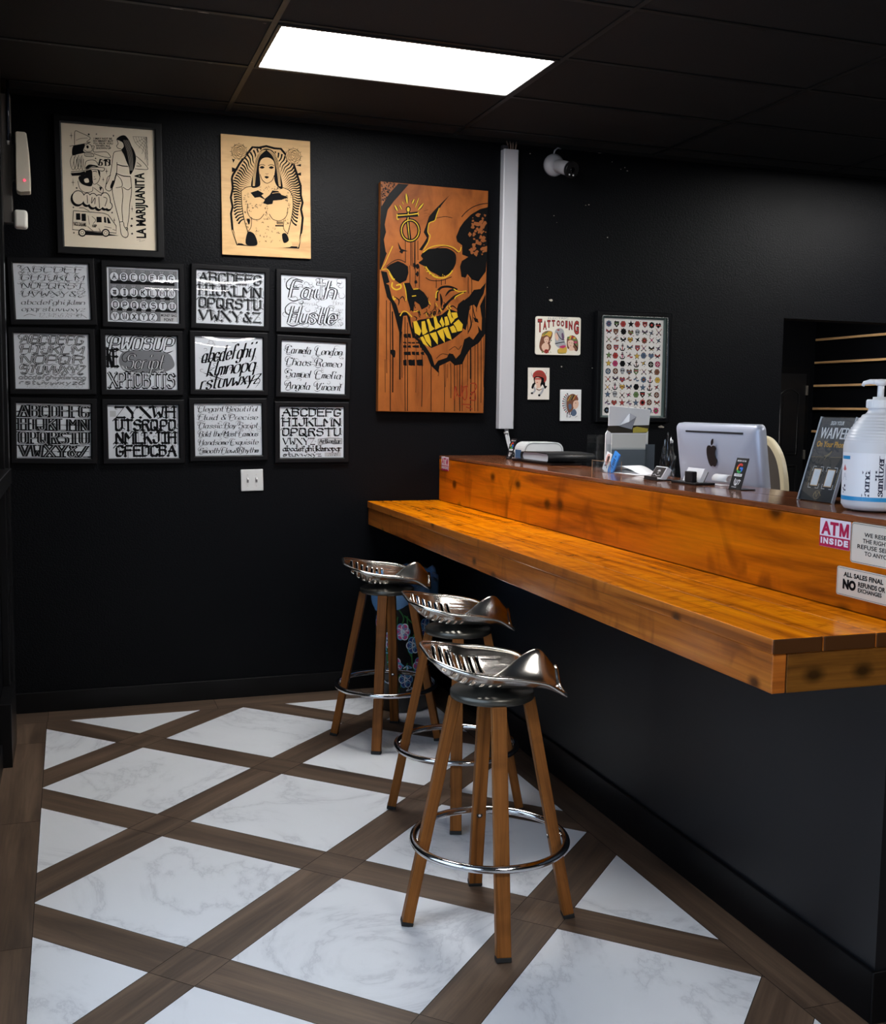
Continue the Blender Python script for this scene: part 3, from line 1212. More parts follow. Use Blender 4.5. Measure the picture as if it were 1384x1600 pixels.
A, p = lettering_frame(1.488, 2.118, -.1, 'framed line-drawn Faith and Hustle lettering with a cross, end of the top row')
letters(A, 'Fai', 16, 12, 78, 46, 'outline', 0, 1, .16, 1)
letters(A, 'h', 92, 8, 118, 46, 'outline', 0, 1, .15, 1)
A.fill([(82, 4), (90, 4), (88, 14), (96, 12), (96, 19), (88, 18), (89, 42), (86, 50), (83, 42), (84, 18), (76, 19), (76, 12), (84, 14)], 0, 3)
A.fill([(83.5, 5), (88.5, 5), (87, 15), (95, 13.2), (95, 17.8), (87, 17), (87.8, 42), (86, 48), (84.2, 42), (85, 17), (77, 17.8), (77, 13.2), (85, 15)], 1, 4)
letters(A, 'Hustle', 14, 64, 118, 98, 'outline', 0, 1, .16, 1)
letters(A, 'Loyal', 40, 52, 78, 60, 'script', 2, 1, .1)
for s, y in (('Hero', 48), ('Love', 62), ('Rise', 80)):
    letters(A, s, 112, y, 134, y + 9, 'script', 2, 1, .1)
letters(A, 'Blessed', 84, 95, 132, 103, 'script', 2, 1, .1)
curls(A, 40, 5, 8, 132, 8, 56, 9, .9)
curls(A, 40, 6, 8, 132, 60, 102, 8, .9)
A.line([(8, 6), (8, 16)], .6, 0)
A.line([(5, 9), (11, 9)], .6, 0)
A.build('lettering', p)

# row 2
A, p = lettering_frame(.175, 1.772, .6, 'framed dense outlined script capitals, left end of the middle row')
rows(A, ['ABCDEFG', 'HIJKLM', 'NOPQR', 'STUVWXYZ'], 'outline', 2, 80, .2, 10, 130, .74, 3)
rows(A, ['abcdefghijklmnopq', 'rstuvwxyz&'], 'outline', 80, 100, .2, 6, 132, .8, 3)
rows(A, ['1234567890'], 'script', 99, 107, .1, 14, 126, .7)
curls(A, 40, 7, 6, 134, 4, 100, 5, .9)
A.build('lettering', p)

A, p = lettering_frame(.603, 1.776, .5, 'framed collage of mixed letter styles around the word Script, middle row')
letters(A, 'PWOSUP', 6, 4, 132, 28, 'outline', 0, 1, .22, 1)
letters(A, 'KE', 2, 28, 24, 62, 'black', 0, 1, .13)
A.fill([(26, 44), (36, 32), (60, 30), (90, 30), (122, 34), (132, 46), (134, 60), (120, 70), (90, 78), (60, 80), (36, 72), (26, 58)], 2, 2, True)
A.fill([(30, 60), (50, 72), (80, 76), (112, 66), (100, 76), (60, 79), (38, 72)], 3, 3, True)
letters(A, 'Script', 36, 38, 112, 66, 'outline', 0, 4, .14, 3)
curls(A, 14, 8, 30, 128, 36, 76, 6, .8)
letters(A, 'XPHOBITS', 4, 76, 136, 104, 'black', 0, 3, .17)
letters(A, 'XPHOBITS', 3, 75, 135, 103, 'black', 1, 4, .05)
A.build('lettering', p)

A, p = lettering_frame(1.041, 1.784, .3, 'framed slanting brush script abcdefghij running uphill, third in the middle row', bow=.006, skew=.0)
for s, x0, y0, x1, y1, up_ in (('abcdefghij', 12, 18, 122, 48, 0), ('klmnopq', 22, 46, 124, 76, 0), ('rstuvwxyz', 8, 74, 134, 104, 0)):
    B = Art(lambda x, y, l, f=A.fn, x0=x0: f(x, y - (x - x0) * .14 + 6, l), A.mats)
    letters(B, s, x0, y0, x1, y1, 'script', 0, 1, .17)
    n = len(A.V)
    A.V += B.V
    A.F += [[i + n for i in q] for q in B.F]
    A.I += B.I
A.line([(14, 50), (34, 44), (52, 42), (40, 40)], 1.6, 0, 1, True, False)
A.line([(16, 74), (40, 82), (62, 88)], 2.2, 0, 1, True, False, 2)
A.line([(92, 88), (114, 90), (130, 84), (134, 90), (124, 104)], 1.8, 0, 1, True, False, 2)
curls(A, 26, 9, 6, 134, 4, 104, 7, .7)
A.build('lettering', p)

A, p = lettering_frame(1.488, 1.774, -1.2, 'framed sheet of eight script names in two columns, end of the middle row')
for i, (u, v) in enumerate((('Carmela', 'London'), ('Chaos', 'Romeo'), ('Samuel', 'Emelia'), ('Angela', 'Vincent'))):
    y = 8 + i * 25
    letters(A, u, 10, y + 3, 64, y + 18, 'script', 0, 1, .19)
    letters(A, v, 74, y + 3, 132, y + 18, 'script', 0, 1, .19)
curls(A, 36, 10, 8, 134, 6, 102, 6, .75)
A.build('lettering', p)

# row 3
A, p = lettering_frame(.176, 1.428, -.5, 'framed bold ornamental serif capitals ABCDEFG, left end of the bottom row')
for i, s in enumerate(['ABCDEFG', 'HIJKLMN', 'OPQRSTU', 'VWXY&Z']):
    y = 2 + i * 26.3
    letters(A, s, 4, y + 2, 137, y + 24, 'serif', 0, 1, .34)
    letters(A, s, 4, y + 2, 137, y + 24, 'marker', 2, 2, .10)
    letters(A, s, 4, y + 2, 137, y + 24, 'marker', 3, 3, .035)
    A.line([(1, y + 25.4), (139, y + 25.4)], .7, 0, 1, False)
    A.line([(4, y + 13.5), (136, y + 13.5)], .8, 0, 3, False)
A.build('lettering', p)

A, p = lettering_frame(.607, 1.427, .45, 'framed heavy black gothic alphabet written backwards from Z, bottom row')
rows(A, ['ZYXWH', 'UTSRQPO', 'NMLKJIH', 'GFEDCBA'], 'black', 2, 106, .19, 14, 136, .8)
A.rect(4, 12, 16, 24, 3, 1)
curls(A, 20, 11, 10, 134, 4, 104, 5, .8)
A.build('lettering', p)

A, p = lettering_frame(1.036, 1.44, .75, 'framed six lines of fine pale script phrases, third in the bottom row')
rows(A, ['Elegant Beautiful', 'Fluid & Precise', 'Classic Boy Script', 'Bold the Most Famous', 'Handsome Exquisite', 'Smooth Flow&Rhythm'], 'script', 2, 106, .2, 8, 132, .62)
curls(A, 40, 12, 6, 134, 4, 104, 6, .55)
A.build('lettering', p)

A, p = lettering_frame(1.48, 1.428, .2, 'framed blackletter alphabet with small letters and a banner, end of the bottom row')
rows(A, ['ABCDEFG', 'HIJKLMN', 'OPQRSTU'], 'black', 1, 64, .19, 5, 136, .72)
letters(A, 'VWXYZ', 6, 67, 78, 80, 'black', 0, 1, .15)
A.fill([(83, 68), (110, 65), (137, 67), (137, 79), (118, 80), (110, 77), (83, 82)], 2, 1)
A.fill([(84, 69), (110, 66.2), (136, 68), (136, 78), (110, 75.8), (84, 80.6)], 3, 2)
letters(A, 'Artkontur', 86, 69, 134, 77, 'black', 0, 3, .16)
rows(A, ['abcdefghijklmnopqr'], 'black', 82, 95, .17, 6, 136, .8)
letters(A, 'stuvwxyz', 6, 97, 92, 105, 'black', 0, 1, .17)
A.rect(98, 97, 134, 106, 3, 1)
letters(A, '2018', 104, 98.5, 128, 105, 'script', 0, 2, .14)
curls(A, 20, 13, 6, 134, 16, 80, 4, .4)
A.build('lettering', p)

# ------------------------------------------------------------------ tall poster, black moulding
t = thing('picture_frame', 'black-framed cream poster with line drawings and LA MARIJUANITA up its side', 'framed print', (.46, Y0 - .001, 2.632), 0, None, 0, math.radians(-.6))
PW, PH = .44, .592
frame_mesh(PW, PH, .036, .03, t, mat('dark satin moulding', (14, 14, 16), .35, spec=.3))
p = sheet(t, PW + .01, PH + .01, -.012, paperc)
A = Art(quad_map([(128, 82), (1138, 150), (1128, 1462), (125, 1420)], PW, PH, .0122), [inkm, paperc, mat('grey halftone', (128, 122, 112), .8)])
ln = lambda pts, wd=6, **k: A.line(pts, wd, 0, 2, **k)
# witch-hat skull with feather
ln([(268, 320), (270, 240), (280, 170), (330, 185), (440, 240), (400, 285), (440, 290), (300, 320), (212, 335)])
ln([(285, 270), (340, 250), (410, 245)], 4)
A.fill([(248, 340), (290, 325), (380, 310), (360, 380), (380, 400), (300, 420), (240, 430)], 0, 1, True)
ln([(385, 320), (420, 305), (450, 330), (455, 380), (400, 390), (370, 370)])
A.fill([(395, 330), (415, 325), (420, 350), (400, 355)], 0, 3, True)
ln([(375, 400), (450, 405), (470, 440), (380, 440), (375, 400)])
for k in range(6):
    ln([(385 + k * 13, 402), (388 + k * 13, 438)], 4)
ln([(450, 330), (480, 330), (470, 370), (480, 395), (600, 390), (640, 420), (650, 452), (560, 440), (470, 410)])
for k in range(4):
    ln([(240 + k * 35, 430), (215 + k * 38, 500), (235 + k * 35, 585), (270 + k * 28, 560), (285 + k * 25, 470)], 5)
    ln([(262 + k * 30, 450), (238 + k * 35, 560)], 3)
# slogan
for k, s in enumerate(('I MAY NOT BE', 'SO SMART BUT', "I'LL PICK YOU", 'WHEN ALL', 'SHOWN UP')):
    A.text(s, (478, 470, 475, 495, 500)[k], 238 + k * 26, (676, 688, 684, 655, 662)[k], 258 + k * 26, 0, 2, .03)
letters(A, '619', 520, 468, 650, 540, 'serif', 0, 2, .2)
# man with hat and pistol
ln([(370, 580), (385, 500), (440, 480), (490, 490), (520, 540)])
A.fill([(380, 560), (420, 530), (500, 540), (520, 560), (460, 550), (390, 580)], 0, 2, True)
ln([(220, 610), (360, 595), (460, 560), (580, 565), (560, 600), (470, 580), (380, 600)], 7)
A.fill([(215, 625), (320, 615), (370, 600), (380, 640), (350, 665), (320, 650), (230, 655)], 0, 2)
A.fill([(380, 600), (440, 590), (450, 640), (440, 760), (340, 745), (300, 690), (310, 655), (370, 650)], 0, 2, True)
A.fill([(360, 690), (400, 680), (410, 720), (370, 725)], 1, 3, True)
A.fill([(510, 580), (535, 610), (530, 660), (515, 620)], 0, 2, True)
ln([(535, 650), (520, 700), (490, 735), (455, 735), (445, 640)])
ln([(455, 605), (485, 600), (500, 610)], 8)
ln([(460, 690), (490, 685)], 6)
ln([(465, 660), (478, 665)], 5)
ln([(290, 710), (310, 790), (360, 830), (440, 820), (450, 770)])
ln([(500, 740), (560, 790), (545, 840), (460, 780)])
A.fill([(520, 770), (555, 775), (530, 815)], 0, 2)
# bubble letters with a heavy shadow
for dx, dy, m, g in ((-12, 14, 0, 10), (0, 0, 0, 9), (0, 0, 1, 0)):
    for (cx, cy, rx, ry) in ((290, 890, 62, 72), (385, 905, 42, 62), (450, 920, 48, 75), (515, 935, 45, 75), (580, 920, 52, 84), (620, 975, 30, 36)):
        A.disc(cx + dx, cy + dy, rx + g, ry + g, m, 3 + (m == 1) * 2 + (dx == 0))
ln([(340, 885), (300, 870), (270, 900), (295, 930), (320, 905)], 7)
A.I = A.I
for q in ([(385, 860), (388, 950)], [(440, 880), (430, 950), (470, 890), (465, 960)], [(512, 880), (516, 1000)], [(560, 880), (600, 900), (575, 980)]):
    A.line(q, 7, 0, 7)
# van
A.line([(232, 1030), (560, 1055), (610, 1075), (690, 1190), (690, 1270), (215, 1235)], 7, 0, 2, False, True)
for q in ((258, 1058, 305, 1130), (318, 1062, 365, 1142), (480, 1095, 535, 1155)):
    A.rect(*q, 0, 2)
A.fill([(560, 1095), (580, 1095), (585, 1160), (560, 1155)], 0, 2)
A.fill([(592, 1100), (610, 1105), (635, 1165), (600, 1165)], 0, 2)
A.text('NICE DREAMS', 230, 1150, 365, 1192, 0, 2, .02, 0, 0, .08)
A.text('KEEP', 430, 1178, 480, 1208, 0, 2, .03)
for cx in (320, 575):
    A.disc(cx, 1268, 44, 44, 0, 3)
    A.disc(cx, 1268, 30, 30, 1, 4)
    A.circ(cx, 1268, 16, 16, 5, 0, 5)
A.fill([(265, 1290), (360, 1250), (540, 1268), (720, 1298), (600, 1300)], 0, 2)
A.line([(295, 1000), (345, 1000), (405, 1035)], 6, 0, 2, False)
for q in ([(390, 1080), (400, 1180)], [(430, 1090), (470, 1130), (440, 1170)], [(560, 1200), (640, 1215)], [(380, 1200), (440, 1250)], [(500, 1220), (520, 1250)], [(650, 1230), (690, 1240)]):
    ln(q, 5)
# standing figure in a bikini seen from behind
A.fill([(725, 250), (770, 215), (820, 212), (860, 260), (885, 320), (915, 380), (930, 450), (915, 540), (895, 590), (870, 630), (855, 620), (850, 560), (820, 480), (800, 420), (775, 370), (800, 330), (790, 290), (760, 270)], 0, 3, True)
for k in range(6):
    A.line([(800 + k * 10, 260), (835 + k * 10, 380), (850 + k * 9, 480), (860 + k * 6, 590)], 4, 2, 4)
ln([(725, 250), (740, 300), (722, 325), (740, 350), (775, 360), (770, 375), (700, 390), (680, 440), (660, 560), (630, 680), (590, 760), (595, 800), (640, 810), (680, 740), (715, 610), (722, 500)])
ln([(930, 430), (990, 480), (1050, 550), (1050, 575), (985, 575), (915, 570)])
ln([(940, 500), (985, 540), (930, 538)])
ln([(725, 525), (780, 540), (840, 545)], 10)
ln([(718, 600), (690, 680), (662, 780), (670, 880), (690, 980), (720, 1110), (730, 1150)])
ln([(705, 620), (780, 648), (865, 655)], 9)
ln([(710, 632), (760, 690), (768, 760), (700, 778)], 6)
ln([(865, 660), (872, 760), (868, 840), (845, 960), (835, 1080), (810, 1210), (800, 1240)])
ln([(768, 770), (775, 860), (760, 1000), (765, 1120), (760, 1150)])
ln([(778, 770), (830, 800), (868, 770)], 6)
ln([(728, 1150), (770, 1150), (780, 1200), (815, 1250), (815, 1300), (785, 1318), (745, 1285), (735, 1200), (728, 1150)])
ln([(790, 1205), (815, 1215), (812, 1245)])
A.fill([(640, 760), (665, 700), (695, 700), (690, 720), (660, 785), (640, 785)], 0, 4)
ln([(650, 640), (615, 665), (600, 720), (590, 770)])
# web, stars, name
for k in range(6):
    ln([(1055, 225), (900 + k * 32, 222 + k * 62)], 3)
for k in range(1, 6):
    ln([(1055 - k * 30, 224), (1045 - k * 22, 226 + k * 14), (1052 - k * 6, 226 + k * 32), (1056, 226 + k * 62)], 3)
for x, y, r in ((425, 205, 17), (508, 200, 11), (692, 215, 13), (491, 463, 12), (275, 785, 14), (233, 995, 13), (651, 1048, 14), (229, 1270, 13), (865, 1112, 18), (857, 1190, 20), (862, 1275, 16)):
    A.star(x, y, r, 0, 2)
for x, y, r in ((235, 220, 46), (605, 600, 40), (238, 725, 50), (566, 690, 30), (870, 1005, 40), (672, 1130, 34)):
    A.fill([(x, y - r), (x + 3, y - 3), (x + r * .5, y), (x + 3, y + 3), (x, y + r), (x - 3, y + 3), (x - r * .5, y), (x - 3, y - 3)], 0, 2)
A.text('LA MARIJUANITA', 908, 612, 1048, 1322, 0, 2, .035, 0, 90)
A.line([(910, 1345), (950, 1340), (940, 1360), (1000, 1345)], 3, 2, 2)
A.build('print', p)

# ------------------------------------------------------------------ print on a plywood sheet
ply = wood('birch plywood', (222, 182, 124), (212, 170, 112), (186, 142, 88), .55, gu=2., gv=9., fine=.12)
t = thing('wood_print', 'pale plywood sheet with a black print of a long-haired woman between roses', 'wall art', (1.238, Y0 - .001, 2.644), 0, None, 0, math.radians(-.5))
b = MB()
b.box(-.2315, .2315, -.016, -.002, -.302, .302, 'x')
p = b.build('panel', ply, t, .001)
plyl = mat('bare ply in the print', (210, 168, 110), .6)
A = Art(quad_map([(83, 75), (1147, 150), (1143, 1545), (85, 1508)], .463, .604, .0162), [inkm, plyl, mat('half-tone ink', (120, 98, 70), .8)])
out_ = [(210, 600), (225, 560), (310, 420), (380, 330), (460, 230), (540, 235), (625, 215), (720, 240), (800, 245), (870, 330), (950, 430), (985, 540), (1030, 680), (1030, 790), (1050, 880), (1030, 960), (1050, 1060), (1035, 1200), (1000, 1415), (260, 1385), (210, 1210), (195, 1020), (215, 940), (195, 830), (220, 720)]
A.line(out_, 26, 0, 1, False, True)
random.seed(3)
for k in range(60):                                         # wavering rays
    a = math.radians(-225 + k * 270 / 59)
    ca, sa = math.cos(a), math.sin(a)
    r1 = 1 / math.sqrt((ca / 405) ** 2 + (sa / (560 if sa < 0 else 640)) ** 2) * (1.0 + .03 * math.sin(k * .55))
    r0 = r1 * .58
    cx, cy = 625, 800
    px, py = -sa, ca
    A.line([(cx + ca * (r1 - (r1 - r0) * q / 4) + px * 9 * math.sin(q * 2.2), cy + sa * (r1 - (r1 - r0) * q / 4) + py * 9 * math.sin(q * 2.2)) for q in range(5)], 22, 0, 2, True, False, 1, 3)
A.fill([(320, 740), (380, 705), (450, 690), (480, 460), (500, 340), (560, 260), (625, 235), (700, 260), (760, 350), (790, 520), (810, 690), (890, 730), (930, 800), (935, 930), (900, 1130), (870, 1280), (890, 1410), (350, 1390), (370, 1260), (340, 1020), (320, 850)], 1, 3, True)
A.fill([(440, 700), (470, 520), (500, 360), (560, 270), (625, 245), (700, 270), (755, 360), (785, 520), (815, 710), (750, 690), (715, 600), (725, 470), (700, 380), (630, 350), (560, 380), (535, 480), (545, 600), (540, 690)], 0, 4, True)
for k in range(5):
    A.line([(620 - k * 8, 262), (540 - k * 10, 340), (505 - k * 8, 480), (470 - k * 5 + 10, 690)], 4, 1, 5)
    A.line([(632 + k * 8, 262), (705 + k * 10, 340), (745 + k * 8, 480), (790 + k * 5 - 20, 690)], 4, 1, 5)
lw = lambda pts, wd=7, m=0: A.line(pts, wd, m, 6)
A.fill([(545, 440), (565, 380), (630, 355), (700, 380), (722, 450), (715, 560), (690, 620), (630, 655), (575, 620), (545, 550)], 1, 5, True)
lw([(545, 550), (575, 620), (630, 655), (690, 620), (715, 560)])
for ex in (572, 682):
    A.fill([(ex - 30, 470), (ex, 452), (ex + 30, 468), (ex, 484)], 0, 6, True)
    lw([(ex - 38, 448), (ex, 434), (ex + 36, 446)], 7)
A.fill([(598, 580), (625, 570), (652, 582), (625, 600)], 0, 6, True)
lw([(612, 540), (628, 548), (645, 540)], 5)
lw([(320, 740), (325, 900), (345, 1060), (390, 1230)], 8)
lw([(930, 800), (935, 930), (905, 1110), (865, 1260)], 8)
lw([(320, 750), (380, 708), (440, 695)], 8)
lw([(815, 705), (890, 735), (930, 800)], 8)
lw([(440, 1060), (430, 1180), (385, 1240)], 7)
lw([(825, 1090), (820, 1190), (865, 1250)], 7)
A.fill([(430, 770), (520, 740), (590, 780), (560, 800), (600, 840), (660, 790), (690, 740), (760, 745), (800, 790), (880, 815), (800, 850), (700, 860), (690, 900), (630, 910), (580, 890), (600, 850), (540, 820), (480, 830)], 0, 6)
lw([(690, 775), (770, 765), (840, 800)], 5, 1)
lw([(395, 900), (390, 1000), (440, 1075), (530, 1085), (590, 1020)], 7)
lw([(650, 1020), (700, 1085), (790, 1095), (855, 1040), (872, 950)], 7)
rnd = random.Random(11)
for k in range(150):                                         # small tattoos
    zx = rnd.choice(((345, 430, 740, 1180), (830, 915, 760, 1150), (450, 810, 1100, 1370), (480, 780, 690, 740), (600, 650, 930, 1090), (420, 600, 880, 960)))
    x, y = rnd.uniform(zx[0], zx[1]), rnd.uniform(zx[2], zx[3])
    a = rnd.uniform(0, 6.3)
    s = rnd.uniform(6, 18)
    lw([(x, y), (x + s * math.cos(a), y + s * math.sin(a)), (x + s * 1.4 * math.cos(a + .8), y + s * 1.4 * math.sin(a + .8))], rnd.choice((3, 4, 6)), rnd.choice((0, 0, 2)))
for q in ([(385, 1250), (430, 1235), (480, 1280), (500, 1390), (370, 1385)], [(800, 1260), (850, 1250), (880, 1330), (820, 1360)], [(385, 1080), (420, 1090), (410, 1150), (390, 1120)]):
    A.fill(q, 0, 6, True)
for q in ((740, 1110, 815, 1122), (740, 1130, 815, 1140), (720, 1150, 815, 1166)):
    A.rect(*q, 0, 6)
for cx, cy in ((300, 285), (945, 330)):                      # roses
    for k in range(12):
        a = k * PI / 6
        A.fill([(cx + 60 * math.cos(a - .2), cy + 60 * math.sin(a - .2)), (cx + 118 * math.cos(a), cy + 112 * math.sin(a)), (cx + 60 * math.cos(a + .2), cy + 60 * math.sin(a + .2))], 2, 3)
    A.disc(cx, cy, 92, 92, 0, 4)
    A.disc(cx, cy, 88, 88, 1, 5)
    for r in (75, 58, 42, 26):
        A.line([(cx + r * (1 + .12 * math.sin(5 * a)) * math.cos(a), cy + r * (1 + .12 * math.sin(5 * a + r)) * math.sin(a)) for a in [i * PI / 10 for i in range(20)]], 5, 0, 6, True, True)
    A.line([(cx - 10, cy), (cx + 5, cy - 10), (cx + 12, cy + 6)], 5, 0, 6)
for q in ([(215, 370), (250, 380), (230, 420)], [(212, 470), (290, 500), (212, 530)], [(975, 440), (1035, 420), (1035, 450)], [(960, 545), (1035, 520), (1035, 560)], [(1015, 650), (1035, 645), (1035, 700)]):
    A.fill(q, 0, 3)
for k in range(9):
    A.line([(210, 1215 + k * 1), (240, 1300), (268, 1385)], 7, 1, 6)
A.line([(1035, 1250), (1010, 1340), (985, 1415)], 7, 1, 6)
A.build('print', p)

# ------------------------------------------------------------------ skull canvas
cop = wood('copper brown paint', (150, 88, 38), (136, 76, 31), (106, 56, 22), .45, gu=3., gv=6., fine=.08, spec=.2)
t = thing('canvas_painting', 'tall copper brown canvas of a black dripping skull with gold teeth', 'painting', (2.149, Y0 - .001, 2.155), 0, None, 0, math.radians(.3))
b = MB()
b.box(-.308, .308, -.044, 0, -.6115, .6115, 'z')
p = b.build('canvas', cop, t, .002)
blk = mat('black paint', (9, 9, 10), .4, spec=.12)
yel = mat('gold yellow paint', (178, 146, 30), .5, spec=.2)
copl = mat('copper highlight', (122, 70, 34), .5, spec=.2)
redp = mat('dull red paint', (122, 36, 14), .5, spec=.2)
A = Art(quad_map([(112, 95), (1268, 195), (1210, 2597), (65, 2580)], .616, 1.223, .0442), [blk, yel, copl, redp])
B_ = lambda pts: [(x, y + 1315) for x, y in pts]
F = A.fill
F([(115, 100), (412, 128), (250, 310), (185, 400), (150, 560), (165, 640), (140, 720), (160, 850), (172, 870), (108, 1040), (80, 1045), (95, 700)], 0, 1)
F([(112, 97), (300, 118), (200, 230), (118, 365)], 2, 2)
rnd = random.Random(5)
for k in range(46):
    u, v = rnd.random(), rnd.random()
    if u + v > 1:
        u, v = 1 - u, 1 - v
    x, y = 120 + u * 165, 105 + v * 240
    A.line([(x, y), (x + rnd.uniform(-14, 14), y + rnd.uniform(-12, 12)), (x + rnd.uniform(-18, 18), y + rnd.uniform(-18, 18))], rnd.uniform(4, 12), 0, 3)
F([(1262, 370), (1180, 390), (1080, 450), (1010, 520), (960, 590), (920, 690), (930, 740), (985, 780), (985, 880), (1050, 905), (980, 950), (960, 1010), (975, 1120), (1020, 1130), (1040, 1090), (1090, 1150), (1160, 1170), (1240, 1060), (1252, 900)], 0, 1)
for k in range(70):
    x, y = rnd.gauss(1165, 62), rnd.uniform(440, 880)
    if 1055 < x < 1252:
        r = rnd.uniform(7, 26)
        F([(x + r * rnd.uniform(.5, 1.3) * math.cos(a), y + r * rnd.uniform(.5, 1.3) * math.sin(a)) for a in [i * PI / 4 for i in range(8)]], 2, 2)
A.line([(980, 475), (1030, 420), (1100, 370), (1180, 340), (1262, 328)], 9, 0, 1)
A.line([(700, 490), (800, 472), (880, 486)], 6, 0, 1)
F([(540, 890), (600, 830), (720, 812), (830, 815), (910, 870), (918, 960), (890, 1030), (840, 1090), (760, 1120), (700, 1090), (640, 1060), (580, 1010), (515, 970), (560, 930)], 0, 1, True)
F([(165, 1020), (210, 985), (290, 952), (350, 975), (400, 1010), (405, 1080), (380, 1160), (310, 1195), (250, 1150), (215, 1090), (180, 1050)], 0, 1)
F([(852, 240), (760, 330), (690, 400), (630, 470), (600, 560), (570, 640), (605, 700), (570, 760), (520, 830), (552, 838), (615, 740), (625, 680), (608, 630), (622, 540), (695, 510), (715, 430), (765, 350)], 0, 1)
for k in range(16):
    x, y = 610 + rnd.uniform(-40, 60), 380 + rnd.uniform(0, 120)
    A.line([(x, y), (x + 40, y + rnd.uniform(-12, 12))], 7, 0, 1, True, False, 2)
A.line([(740, 380), (712, 450), (690, 515), (630, 545), (615, 640), (640, 680), (612, 760), (570, 830)], 8, 1, 2)
A.line([(560, 860), (650, 800), (760, 780), (880, 800), (950, 850), (975, 800)], 9, 1, 2)
A.line([(700, 815), (800, 790), (880, 820), (935, 862)], 7, 0, 3)
A.line([(235, 790), (190, 890), (150, 980), (115, 1040), (175, 1040), (215, 1100), (250, 1160)], 8, 1, 2)
A.line([(165, 1010), (230, 960), (300, 935), (370, 965)], 8, 0, 2)
A.line([(230, 1180), (225, 1230), (270, 1260), (320, 1240), (315, 1205), (270, 1215)], 15, 1, 2)
A.line([(200, 1080), (230, 1140), (255, 1150)], 16, 1, 2)
A.line([(590, 1010), (640, 1080), (700, 1125), (790, 1130), (850, 1090), (880, 1050)], 12, 1, 2)
for k in range(26):
    a = rnd.uniform(.6, 2.9)
    x, y = 730 + 165 * math.cos(a), 960 + 165 * math.sin(a)
    A.line([(x, y), (x + rnd.uniform(-18, 18), y - rnd.uniform(5, 30))], 5, rnd.choice((1, 1, 0)), 3)
A.line([(590, 1130), (650, 1160), (760, 1160), (870, 1120)], 8, 0, 1)
# crowned cross and ring on the brow
for wd, m, l in ((46, 0, 3), (11, 1, 4)):
    A.line([(405, 375), (405, 470), (400, 540), (420, 720)], wd * .8, m if m == 0 else 1, l)
    A.line([(282, 462), (400, 455), (512, 440)], wd, m, l)
    A.circ(425, 622, 95, 112, wd * .8, m, l)
A.line([(285, 445), (285, 500), (305, 500)], 9, 1, 5)
A.line([(290, 478), (512, 462)], 22, 0, 5)
A.circ(425, 622, 84, 100, 12, 0, 5)
A.line([(412, 520), (424, 720)], 12, 0, 5)
A.line([(510, 425), (515, 465)], 8, 1, 5)
A.disc(405, 395, 26, 34, 0, 4)
A.disc(405, 397, 15, 24, 1, 5)
for x0, y0, x1, y1, wd in ((260, 350, 290, 415, 24), (312, 350, 338, 400, 16), (340, 310, 356, 345, 8), (383, 225, 395, 335, 26), (470, 285, 448, 335, 20), (520, 270, 480, 380, 12), (570, 330, 508, 405, 24)):
    A.line([(x0, y0), ((x0 + x1) / 2, (y0 + y1) / 2), (x1, y1)], wd * 1.5, 0, 3, True, False, 2)
    A.line([(x0, y0), ((x0 + x1) / 2, (y0 + y1) / 2), (x1, y1)], wd * .8, 1, 4, True, False, 2)
for x, y0, y1 in ((372, 720, 970), (430, 740, 1000), (445, 720, 1010), (468, 740, 1040), (480, 700, 1230), (508, 730, 940), (418, 1000, 1190), (520, 1000, 1240), (702, 1150, 1240), (760, 1150, 1210), (800, 1150, 1200), (1050, 1120, 1300), (1085, 1120, 1310)):
    A.line([(x, y0), (x + rnd.uniform(-3, 3), (y0 + y1) / 2), (x, y1)], 7, 0, 1)
for x, y in ((470, 1000), (500, 1090), (480, 1180), (330, 850), (505, 1010)):
    F([(x + rnd.uniform(12, 26) * math.cos(a), y + rnd.uniform(12, 34) * math.sin(a)) for a in [i * PI / 4 for i in range(8)]], 0, 1)
F([(290, 745), (330, 820), (400, 845), (330, 850), (305, 820)], 0, 1)
# nose and cheek hollows
F([(345, 1190), (420, 1185), (448, 1250), (510, 1245), (570, 1290), (605, 1340), (622, 1400), (610, 1440), (545, 1475), (520, 1420), (470, 1385), (455, 1500), (425, 1480), (395, 1380), (372, 1290)], 0, 1)
A.line([(350, 1190), (370, 1260), (380, 1340), (372, 1380)], 9, 1, 2)
A.line([(440, 1330), (485, 1325)], 9, 1, 2)
A.line([(455, 1255), (510, 1250)], 9, 1, 2)
A.line([(712, 1380), (715, 1290), (760, 1235), (850, 1228), (930, 1260)], 24, 0, 1)
A.line([(700, 1350), (705, 1290), (725, 1270)], 10, 1, 2)
A.line([(745, 1300), (760, 1380), (755, 1440)], 26, 0, 1, True, False, 2)
A.line([(800, 1330), (850, 1270), (920, 1260)], 22, 0, 1, True, False, 2)
A.line([(770, 1480), (830, 1400), (900, 1330), (1020, 1275)], 20, 0, 1)
A.line([(890, 1250), (950, 1280), (1030, 1272)], 9, 1, 2)
A.line([(900, 1360), (920, 1330), (1000, 1290)], 9, 1, 2)
F([(105, 1058), (170, 1070), (200, 1180), (160, 1195), (192, 1210), (225, 1350), (272, 1420), (300, 1515), (380, 1500), (420, 1560), (432, 1650), (470, 1740), (440, 1755), (410, 1640), (385, 1540), (345, 1545), (330, 1690), (312, 1900), (300, 1720), (255, 1540), (215, 1400), (170, 1340), (135, 1190)], 0, 1)
A.line([(310, 1545), (345, 1495), (390, 1505), (440, 1555)], 10, 1, 2)
A.line([(235, 1330), (245, 1370), (262, 1350)], 14, 1, 2)
A.line([(455, 1500), (520, 1490), (530, 1520)], 8, 1, 2)
F(B_([(940, 100), (1000, 50), (1065, 130), (1040, 300), (1020, 380), (985, 360), (980, 280), (935, 240), (925, 150)]), 0, 1)
